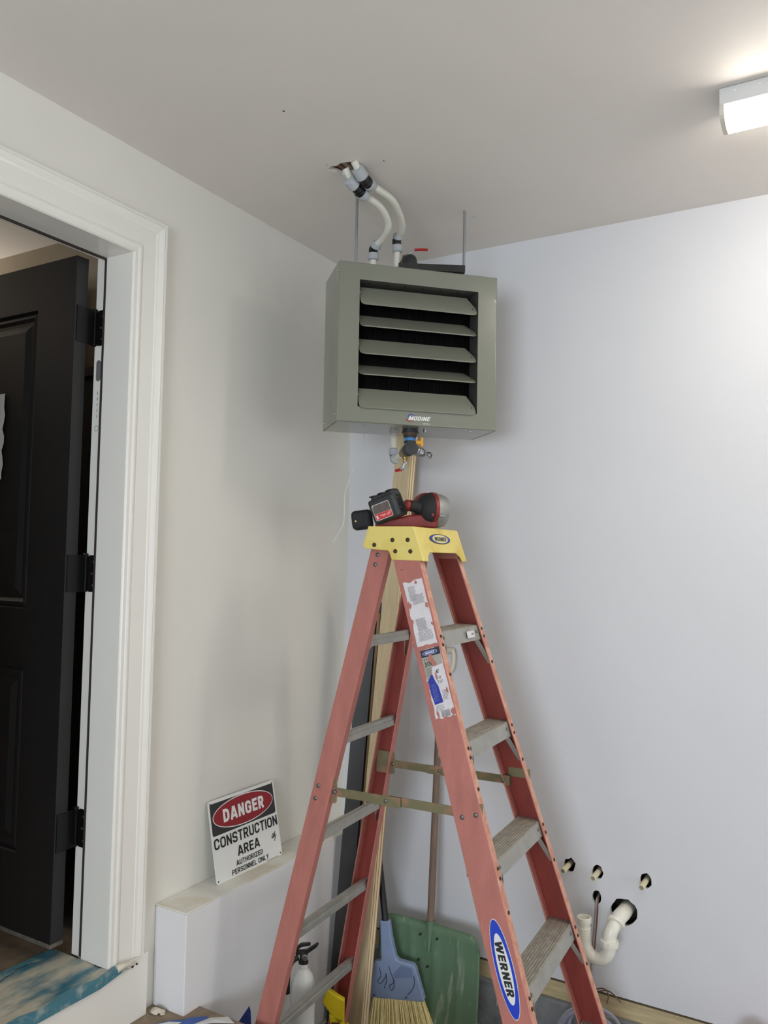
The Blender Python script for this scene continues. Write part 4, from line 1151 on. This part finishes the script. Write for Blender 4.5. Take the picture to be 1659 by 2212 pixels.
spart('header_panel', MB().prism(hp, so_+sn_*0.0001, sx_, sy_, sn_, 0.0002), SIGNB)
el = SP(0.499, 0.228)
spart('oval_outline', MB().prism(ellipse(0.455*SWd, 0.187*SHt, 48), el+sn_*0.0004, sx_, sy_, sn_, 0.0002), SIGNW)
spart('oval_red', MB().prism(ellipse(0.446*SWd, 0.175*SHt, 48), el+sn_*0.0007, sx_, sy_, sn_, 0.0002), SIGNR)
for txt, u0_, u1_, v0_, v1_, bold, mt in (('DANGER', 0.190, 0.806, 0.148, 0.308, 0.225, SIGNW), ('CONSTRUCTION', 0.024, 0.978, 0.463, 0.594, 0.17, BLACKP),
        ('AREA', 0.335, 0.668, 0.650, 0.770, 0.175, BLACKP), ('AUTHORIZED', 0.297, 0.700, 0.815, 0.877, 0.165, BLACKP), ('PERSONNEL ONLY', 0.223, 0.782, 0.905, 0.968, 0.165, BLACKP)):
    q_ = MB(); merge(q_, block_bm(txt, (u1_-u0_)*SWd, (v1_-v0_)*SHt, SP((u0_+u1_)/2, (v0_+v1_)/2)+sn_*0.0010, sx_, sy_, sn_, 0.0002, weight=bold))
    spart('lettering', q_, mt)
q_ = MB()
for pts_ in ([(0.862, 0.735), (0.885, 0.690), (0.905, 0.690), (0.880, 0.735), (0.900, 0.728), (0.925, 0.665), (0.905, 0.730), (0.935, 0.705)], [(0.872, 0.742), (0.925, 0.722), (0.900, 0.785)]):
    spart('marker_scribble', MB().tube([SP(a, b)+sn_*0.0008 for a, b in pts_], 0.0011, 6, 3), BLACKP)
q_ = MB().prism([S2(0.74, 0.992), S2(0.93, 0.992), S2(0.93, 0.987), S2(0.74, 0.987)], so_+sn_*0.0004, sx_, sy_, sn_, 0.0002); spart('fine_print', q_, PRINTGREY)
for a, b in ((0.03, 0.035), (0.97, 0.035), (0.03, 0.965), (0.97, 0.965)):
    spart('corner_hole', MB().cyl(SP(a, b)+sn_*0.0001, SP(a, b)+sn_*0.0006, 0.0028, n=12), BLACKP)

# ================================================================== BOARDS LEANING IN THE CORNER
def leaning(name, b, t, wdir, w, th, tdir, mt, label, cat, sub=None, bev=0.001):
    b, t, wdir, tdir = Vector(b), Vector(t), Vector(wdir).normalized(), Vector(tdir).normalized()
    d_ = t-b
    if sub is None:
        mb = MB(); rings = []
        for p in (b, t):
            rings.append([mb.bm.verts.new(p+wdir*x+tdir*y) for x, y in ((-w/2, 0), (w/2, 0), (w/2, th), (-w/2, th))])
        mb.loft(rings)
        return tag(obj(name, mb, mt, bevel=bev), label, cat)
    root = thing(name, tuple(b), 0, label, cat)
    y = 0
    for nm, th_, m_, ins in sub:
        mb = MB(); rings = []
        for p in (b, t):
            rings.append([mb.bm.verts.new(p+wdir*x+tdir*q) for x, q in ((-w/2, y), (w/2-ins, y), (w/2-ins, y+th_), (-w/2, y+th_))])
        mb.loft(rings); y += th_
        obj(nm, mb, m_, root, world_space=True)
    return root
WD = (0.968, -0.249, 0); TD = (0.249, 0.968, 0)
leaning('plywood_board', (0.287, -0.351, FL), (0.318, -0.048, 2.47), WD, 0.086, 0.03, TD, PLYFACE,
        'tall narrow plywood board with layered edge standing behind the ladder', 'board',
        sub=[('face_ply', 0.007, PLYFACE, 0), ('ply', 0.004, PLYEDGE2, 0.001), ('ply', 0.009, PLYEDGE, 0), ('ply', 0.004, PLYEDGE2, 0.0012), ('ply', 0.009, PLYEDGE, 0), ('back_ply', 0.005, PLYEDGE2, 0.0008)])
RD = (cr.x, cr.y, 0); AD = (-cr.y, cr.x, 0)
leaning('charcoal_board', (0.173, -0.294, FL), (0.2309, -0.1782, 1.60), RD, 0.060, 0.012, AD, DKBOARD, 'charcoal grey board leaning in the corner behind the ladder', 'board')
leaning('brown_panel', (0.2125, -0.2720, FL), (0.2590, -0.1640, 1.48), RD, 0.011, 0.010, AD, BRNBOARD, 'narrow brown edged panel beside the charcoal board', 'board')
leaning('gap_shade', (0.196, -0.259, FL), (0.2400, -0.145, 1.52), RD, 0.046, 0.010, AD, GAPBLACK, 'black strip standing in for the dark gaps around the brown panel', 'board')  # black sheet put in for the shade in the gaps between boards

# ================================================================== SHOVEL
sh = thing('snow_shovel', (0.492, -0.170, FL), 0, 'green plastic snow shovel with wooden handle against the right wall', 'shovel')
lt_ = Vector((-0.016, 0.098, 0.995)).normalized()             # up along the shovel
bx0 = Vector((0.489, -0.125, 0.327))                            # middle of the blade's top edge
mb = MB(); NXs, NYs = 56, 26; Wb, Hb = 0.42, 0.40
nf = X.cross(lt_).normalized()                                  # towards the camera side
g_ = []
for i in range(NXs+1):
    col = []
    for j in range(NYs+1):
        a = -1+2*i/NXs; f = j/NYs
        x = a*Wb/2; y = -f*Hb
        rc = 0.05                                               # rounded upper corners
        if f*Hb < rc and abs(x) > Wb/2-rc:
            dxc = abs(x)-(Wb/2-rc); lim = rc-math.sqrt(max(0, rc*rc-dxc*dxc))
            if -y < lim: y = -lim
        rib = 0.0035*max(0, sin(a*pi*4.2))**2*min(1, f*6)*(1-f*0.3)
        dish = -0.030*(1-a*a)*0.6+0.055*(f-0.35)**2
        roll = 0.012*max(0, 1-f*Hb/0.012)
        col.append(mb.bm.verts.new(bx0+X*x+lt_*y+nf*(dish+rib+0.02-roll)))
    g_.append(col)
for i in range(NXs):
    for j in range(NYs):
        try: mb.bm.faces.new((g_[i][j], g_[i+1][j], g_[i+1][j+1], g_[i][j+1]))
        except ValueError: pass
bo = obj('blade', mb, SHOVEL, sh, world_space=True, smooth=True, angle=70)
md = bo.modifiers.new('solid', 'SOLIDIFY'); md.thickness = 0.004
obj('socket', MB().tube([bx0-lt_*0.10+nf*0.010, bx0-lt_*0.02+nf*0.006, bx0+lt_*0.01+nf*0.004], 0.018, 12, rs=(0.006, 0.020)), SHOVEL, sh, world_space=True, smooth=True)
grip = Vector((0.472, -0.036, 1.235))
obj('handle', MB().cyl(bx0-lt_*0.03+nf*0.004, grip, 0.0135, 0.013, n=16), HANDLEW, sh, world_space=True, smooth=True)
obj('d_grip', MB().tube([grip-Z*0.03, grip+Z*0.01], 0.017, 12).tube([grip, grip+Vector((-.045, 0, .03)), grip+Vector((-.052, 0.003, .085)), grip+Vector((-.045, .006, .105))], 0.009, 10).tube([grip, grip+Vector((.045, 0, .03)), grip+Vector((.052, 0.003, .085)), grip+Vector((.045, .006, .105))], 0.009, 10).cyl(grip+Vector((-.05, .006, .104)), grip+Vector((.05, .006, .104)), 0.0115, n=12), GRIPW, sh, world_space=True, smooth=True)
for dx_, dy_ in ((-0.035, -0.045), (0.035, -0.045), (-0.038, -0.135), (0.0, -0.15), (0.0, -0.28)):
    p = bx0+X*dx_+lt_*dy_+nf*(0.012+0.02-0.018)
    obj('bolt', MB().lathe(p, nf, [(0, .0045), (.006, .004)], 10), DKSTEEL, sh, world_space=True)

# ================================================================== BROOM
bk_ = 3.03/1760.0
brm = thing('angle_broom', (0.4040, -0.2160, FL), 0.20, 'blue headed broom with straw coloured bristles and black handle', 'broom')
B = lambda px, py, a=0.0: Vector(((px-853)*bk_*1.04, a, (2160-py)*bk_+0.110))
outl = [(815.6, 1996), (836, 1995), (841, 2030), (850.5, 2068), (856, 2074), (889, 2078), (894, 2086), (912, 2146), (910, 2151), (797, 2161), (794, 2156), (800, 2088), (806, 2083), (816, 2081), (818.5, 2074), (817, 2030)]
mbh = MB().prism([(B(a, b).x, B(a, b).z) for a, b in outl], (0, 0.014, 0), X, Z, -Y, 0.028)
bh = obj('broom_head', mbh, BROOMBLUE, brm, bevel=0.005, seg=3)
ins = [(862, 2082), (886, 2085), (888, 2102), (848, 2112), (846, 2104)]
obj('recess_shade', MB().prism([(B(a, b).x, B(a, b).z) for a, b in ins], (0, -0.0138, 0), X, Z, -Y, 0.0010), mat('broom_blue_shadow', (112, 130, 166), rough=0.45), bh)  # flat plate; the shade of the recess is painted as darker blue
q_ = MB()
for pts_ in ([(815, 2094), (819, 2110), (812, 2122), (818, 2127), (829, 2112), (830, 2104), (831, 2120), (826, 2136)], [(836, 2088), (842, 2104), (848, 2120), (838, 2128), (842, 2138), (848, 2128), (846, 2116)], [(890, 2100), (892, 2114), (886, 2130), (876, 2142)]):
    obj('marker_scribble', MB().tube([B(a, b, -0.0146) for a, b in pts_], 0.0011, 6, 4), BLACKP, bh)
for px, py in ((804, 2154), (874, 2147)):
    obj('head_screw', MB().lathe(B(px, py, -0.0140), -Y, [(0, .003), (.002, .0028)], 10), DKSTEEL, bh)
obj('handle', MB().cyl(B(826, 2000), B(826, 2000)+Vector((-0.085, 0.10, 0.40)), 0.0125, 0.0115, n=16), BLACKP, brm, smooth=True)
rnd = random.Random(21); br_ = MB()
for k in range(900):
    a = rnd.random(); yy = rnd.uniform(-0.012, 0.012)
    x0 = (797+113*a-853)*bk_; zt = (2160-(2160-10*a))*bk_+0.112
    x1 = (790+146*a-853)*bk_+rnd.uniform(-.008, .008); y1 = yy*2.2+rnd.uniform(-.006, .006)
    zb = rnd.uniform(0.001, 0.02)
    w = rnd.uniform(.0009, .0016)
    p0 = Vector((x0, yy, zt)); p1 = Vector((x1, y1, zb))
    vs0 = [br_.bm.verts.new(p0+Vector((w*cos(q), w*sin(q), 0))) for q in (0, 2.09, 4.19)]
    vs1 = [br_.bm.verts.new(p1+Vector((w*cos(q), w*sin(q), 0))) for q in (0, 2.09, 4.19)]
    for i in range(3):
        br_.bm.faces.new((vs0[i], vs0[(i+1) % 3], vs1[(i+1) % 3], vs1[i]))
tag(obj('bristles', br_, BRISTLE, brm), kind='stuff')
brm.rotation_euler = (0, radians(-1), 0.20)

# ================================================================== FIRE EXTINGUISHER
ex_ = thing('fire_extinguisher', (0.252, -0.612, FL), YAW-0.2, 'small white fire extinguisher standing on the floor behind the ladder', 'fire extinguisher')
obj('cylinder', MB().lathe((0, 0, 0.0), Z, [(0, .036), (.004, .041), (.006, .042), (.275, .042), (.300, .0405), (.325, .034), (.343, .022), (.349, .0155), (.372, .0145)], 28), EXTW, ex_, smooth=True)
vb_ = MB().lathe((0, 0, 0.366), Z, [(0, .017), (.006, .017), (.008, .0135), (.034, .014), (.040, .010)], 14)
obj('valve', vb_, EXTBLK, ex_, smooth=True)
obj('lever', MB().prism([(-0.030, 0.404), (0.010, 0.412), (0.046, 0.438), (0.052, 0.432), (0.046, 0.424), (0.012, 0.398), (-0.026, 0.392)], (0, 0.008, 0), X, Z, -Y, 0.016).prism([(-0.034, 0.412), (-0.012, 0.430), (0.020, 0.436), (0.024, 0.428), (-0.006, 0.420), (-0.026, 0.404)], (0, 0.007, 0), X, Z, -Y, 0.014), EXTBLK, ex_, bevel=0.002)
obj('hose', MB().tube([(-0.016, -0.004, 0.385), (-0.034, -0.012, 0.375), (-0.047, -0.018, 0.345), (-0.050, -0.018, 0.30), (-0.050, -0.016, 0.268)], 0.0095, 10), EXTBLK, ex_, smooth=True)
obj('gauge', MB().lathe((0.010, -0.013, 0.392), -Y, [(0, .010), (.005, .010), (.006, .008)], 16), ZINC, ex_)

# yellow clamp-like tool behind the rear rail
yl = thing('yellow_spring_clamp', (0.337, -0.457, FL), YAW, 'yellow plastic tool with dark grip low behind the rear ladder rail', 'tool')
obj('jaw', MB().prism([(-0.090, 0.195), (-0.074, 0.240), (-0.060, 0.232), (-0.030, 0.212), (-0.012, 0.203), (-0.012, 0.135), (-0.030, 0.120), (-0.060, 0.155)], (0, 0.012, 0), X, Z, -Y, 0.026), YELTOOL, yl, bevel=0.004)
obj('arm', MB().prism([(-0.066, 0.156), (-0.012, 0.140), (-0.012, 0.080), (-0.050, 0.085), (-0.062, 0.120)], (0, 0.016, 0), X, Z, -Y, 0.030), YELTOOL, yl, bevel=0.004)
obj('dark_grip', MB().prism([(-0.058, 0.130), (-0.026, 0.130), (-0.026, 0.0), (-0.066, 0.0)], (0, 0.024, 0), X, Z, -Y, 0.046), DKRED, yl, bevel=0.005)
obj('lower_leg', MB().prism([(-0.080, 0.0), (-0.062, 0.105), (-0.056, 0.105), (-0.060, 0.0)], (0, 0.014, 0), X, Z, -Y, 0.028).prism([(-0.030, 0.0), (-0.016, 0.112), (0.004, 0.118), (0.004, 0.0)], (0, 0.014, 0), X, Z, -Y, 0.028), YELTOOL, yl, bevel=0.003)

# ================================================================== PLUMBING ROUGH-IN
for (px, pz, lab, tw) in ((0.9776, 0.600, 'cream pipe stub in the ragged wall hole nearest the ladder', -0.016), (1.0855, 0.598, 'cream pipe stub in the middle of three wall holes', -0.010), (1.251, 0.602, 'cream pipe stub in the rightmost of three wall holes', -0.006)):
    t = thing('pipe_stub', (px, 0.0, pz), 0, lab, 'pipe', 'capped supply stubs in the right wall')
    mb = MB().lathe((0, 0.09, 0), Vector((tw*0.6, -1, -0.03)), [(0, .0098), (.145, .0098), (.146, .0075), (.135, .0074)], 18)
    obj('stub', mb, CPVC, t, smooth=True)
    obj('stub_bore', MB().cyl(Vector((tw*0.08, -0.045, -0.004)), Vector((tw*0.08, -0.052, -0.004)), 0.0072, n=14), mat('bore_grey', (150, 144, 126), rough=0.7), t)
trap = thing('drain_trap', (1.12, -0.10, 0.34), 0, 'white plastic drain trap curving out of the wall', 'drain pipe')
def T(name, mb, mt=PVC, **k): return obj(name, mb, mt, trap, world_space=True, smooth=True, **k)
T('wall_pipe', MB().tube([(1.180, 0.08, 0.483), (1.180, -0.005, 0.483), (1.176, -0.045, 0.481), (1.168, -0.075, 0.468)], 0.0255, 20, sub=5))
T('slip_nut', MB().lathe((1.1700, -0.066, 0.4735), Vector((-0.16, -0.66, -0.50)), [(0, .026), (.002, .031), (.012, .031), (.014, .027)], 24))
T('trap_arm', MB().tube([(1.172, -0.060, 0.4765), (1.164, -0.088, 0.458), (1.157, -0.099, 0.435), (1.155, -0.101, 0.405)], 0.0222, 20, sub=5))
T('slip_nut', MB().lathe((1.155, -0.101, 0.420), -Z, [(0, .025), (.002, .031), (.018, .0315), (.024, .029), (.026, .024)], 10))
tailx = 1.0675
T('u_bend', MB().tube([(1.155, -0.101, 0.405), (1.153, -0.101, 0.380), (1.138, -0.101, 0.357), (1.112, -0.101, 0.347), (1.088, -0.101, 0.356), (1.073, -0.101, 0.378), (1.069, -0.101, 0.400)], 0.0215, 20, sub=6))
T('inlet', MB().lathe((1.069, -0.101, 0.392), Vector((-0.02, 0, 1)), [(0, .0205), (.012, .0225), (.050, .0225), (.052, .0205), (.064, .0205), (.066, .0245), (.082, .0250), (.084, .0235), (.0845, .021), (.070, .020)], 24))
T('inlet_bore', MB().cyl((1.0678, -0.101, 0.465), (1.0678, -0.101, 0.468), 0.020, n=24), mat('pvc_inside', (206, 202, 190), rough=0.5))
cb = MB().tube([(1.0825, 0.06, 0.515), (1.0825, 0.002, 0.502), (1.0834, -0.016, 0.4665), (1.0772, -0.02, 0.3697), (1.0700, -0.02, 0.2884), (1.0679, -0.02, 0.205), (1.072, -0.03, 0.10), (1.06, -0.06, FL+0.004)], 0.0042, 8, sub=5)
tag(obj('cable', cb, mat('grey_cable', (150, 136, 132), rough=0.5), smooth=True), 'thin cable hanging from the oval wall hole behind the trap', 'cable')
cb2 = MB().tube([(1.087, 0.04, 0.512), (1.088, -0.004, 0.497), (1.089, -0.012, 0.4665), (1.083, -0.016, 0.3697), (1.076, -0.016, 0.30)], 0.0022, 8, sub=5)
tag(obj('cable', cb2, COPPERW, smooth=True), 'brown wire hanging beside the grey cable in the oval hole', 'cable')
for i, (pts_, lab) in enumerate((([(1.060, -0.018, 0.186), (1.10, -0.02, 0.2005), (1.1292, -0.03, 0.2145), (1.1553, -0.05, 0.218), (1.1846, -0.06, 0.2031)], 'brown wire sprouting at the foot of the right wall'),
                  ([(1.060, -0.016, 0.180), (1.09, -0.02, 0.205), (1.122, -0.04, 0.222), (1.140, -0.055, 0.215), (1.1359, -0.06, 0.186)], 'shorter brown wire bent down at the foot of the wall'))):
    tag(obj('loose_wire', MB().tube(pts_, 0.0022, 8, sub=5), COPPERW, smooth=True), lab, 'wire')
# clear hose coil standing against the curb
coil = thing('hose_coil', (1.09, -0.10, FL), 0, 'coil of clear vinyl hose behind the right ladder rail', 'hose')
rnd = random.Random(9)
for k in range(5):
    pts_ = []
    R_ = 0.104-0.008*k
    for i in range(41):
        a = 2*pi*i/40
        pts_.append((rnd.uniform(-.001, .001)+R_*cos(a), 0.035*cos(a*1+k)-0.012*k+0.01, 0.125+R_*sin(a)+0.006*k))
    obj('hose_loop', MB().tube(pts_, 0.0062, 8, sub=1), CLEARH, coil, smooth=True)
rt = thing('red_reel', (1.605, -0.135, FL+0.012), 0, 'red plastic piece peeking in at the bottom right', 'tool')
obj('red_shell', MB().lathe((0, 0, 0), Z, [(0, .040), (.01, .05), (.25, .05), (.285, .045), (.305, .03), (.312, .012)], 24), REDTHING, rt, smooth=True)
obj('red_collar', MB().lathe((0, 0, 0.12), Z, [(0, .0515), (.02, .0515)], 24), BLACKP, rt)

# ================================================================== SCRAPS ON THE LANDING
def scrap(name, poly, z, mt, lab, cat, lift=0.004, group=None, seed=0, t=0.0012):
    rnd_ = random.Random(seed)
    mb = MB(); n = len(poly)
    a = [mb.bm.verts.new((x, y, z+rnd_.uniform(0, lift))) for x, y in poly]
    cx_ = sum(p[0] for p in poly)/n; cy_ = sum(p[1] for p in poly)/n
    c_ = mb.bm.verts.new((cx_, cy_, z+lift*.8))
    for i in range(n):
        mb.bm.faces.new((a[i], a[(i+1) % n], c_))
    o_ = obj(name, mb, mt)
    md_ = o_.modifiers.new('solid', 'SOLIDIFY'); md_.thickness = t; md_.offset = 1
    return tag(o_, lab, cat, group)
scrap('tape_scrap', [(0.080, -1.150), (0.100, -1.165), (0.150, -1.120), (0.162, -1.085), (0.146, -1.074), (0.118, -1.098)], LAND+0.001, TAPEBLUE, 'blue tape scrap lying beside the white riser', 'tape', seed=1)
scrap('tape_scrap', [(0.146, -1.120), (0.180, -1.105), (0.232, -1.036), (0.190, -1.022), (0.158, -1.056)], LAND+0.001, TAPEBLUE, 'blue tape scrap lying against the white base', 'tape', seed=2)
scrap('paper_scrap', [(0.190, -1.080), (0.240, -1.045), (0.290, -1.010), (0.255, -0.998), (0.215, -1.030)], LAND+0.001, PAPER, 'crumpled cream scrap at the end of the landing', 'paper', seed=3, lift=0.012)
scrap('paper_scrap', [(0.105, -1.140), (0.150, -1.125), (0.160, -1.095), (0.125, -1.110)], LAND+0.006, PAPER, 'pale scrap between the two blue tape pieces', 'paper', seed=4, lift=0.008)
for i, (x, y, r_) in enumerate(((0.048, -1.088, 0.016), (0.064, -1.078, 0.011), (0.072, -1.084, 0.008))):
    bmx = bmesh.new(); bmesh.ops.create_icosphere(bmx, subdivisions=2, radius=r_)
    rn = random.Random(i+40)
    for v in bmx.verts:
        v.co *= rn.uniform(0.7, 1.15); v.co.z *= 0.55; v.co += Vector((x, y, LAND+r_*0.45))
    tag(obj('plaster_crumb', bmx, DEBRIS), ('largest', 'middle', 'smallest')[i]+' plaster crumb on the landing beside the white riser', 'debris', 'plaster crumbs on the landing')
bt3 = thing('blue_scraper', (0.205, -0.846, FL), YAW, 'blue pointed plastic scraper sticking up beside the ladder foot', 'tool')
obj('blade', MB().prism([(-0.040, 0.0), (0.030, 0.0), (0.010, 0.30), (0.005, 0.315), (-0.030, 0.262)], (0, 0.004, 0), X, Z, -Y, 0.006), mat('navy_plastic', (58, 78, 150), rough=0.45, var=0.1), bt3, bevel=0.001)
obj('stiffener', MB().prism([(-0.006, 0.0), (0.008, 0.0), (0.006, 0.26), (0.002, 0.26)], (0, -0.002, 0), X, Z, -Y, 0.005), mat('navy_plastic2', (46, 62, 126), rough=0.5), bt3)
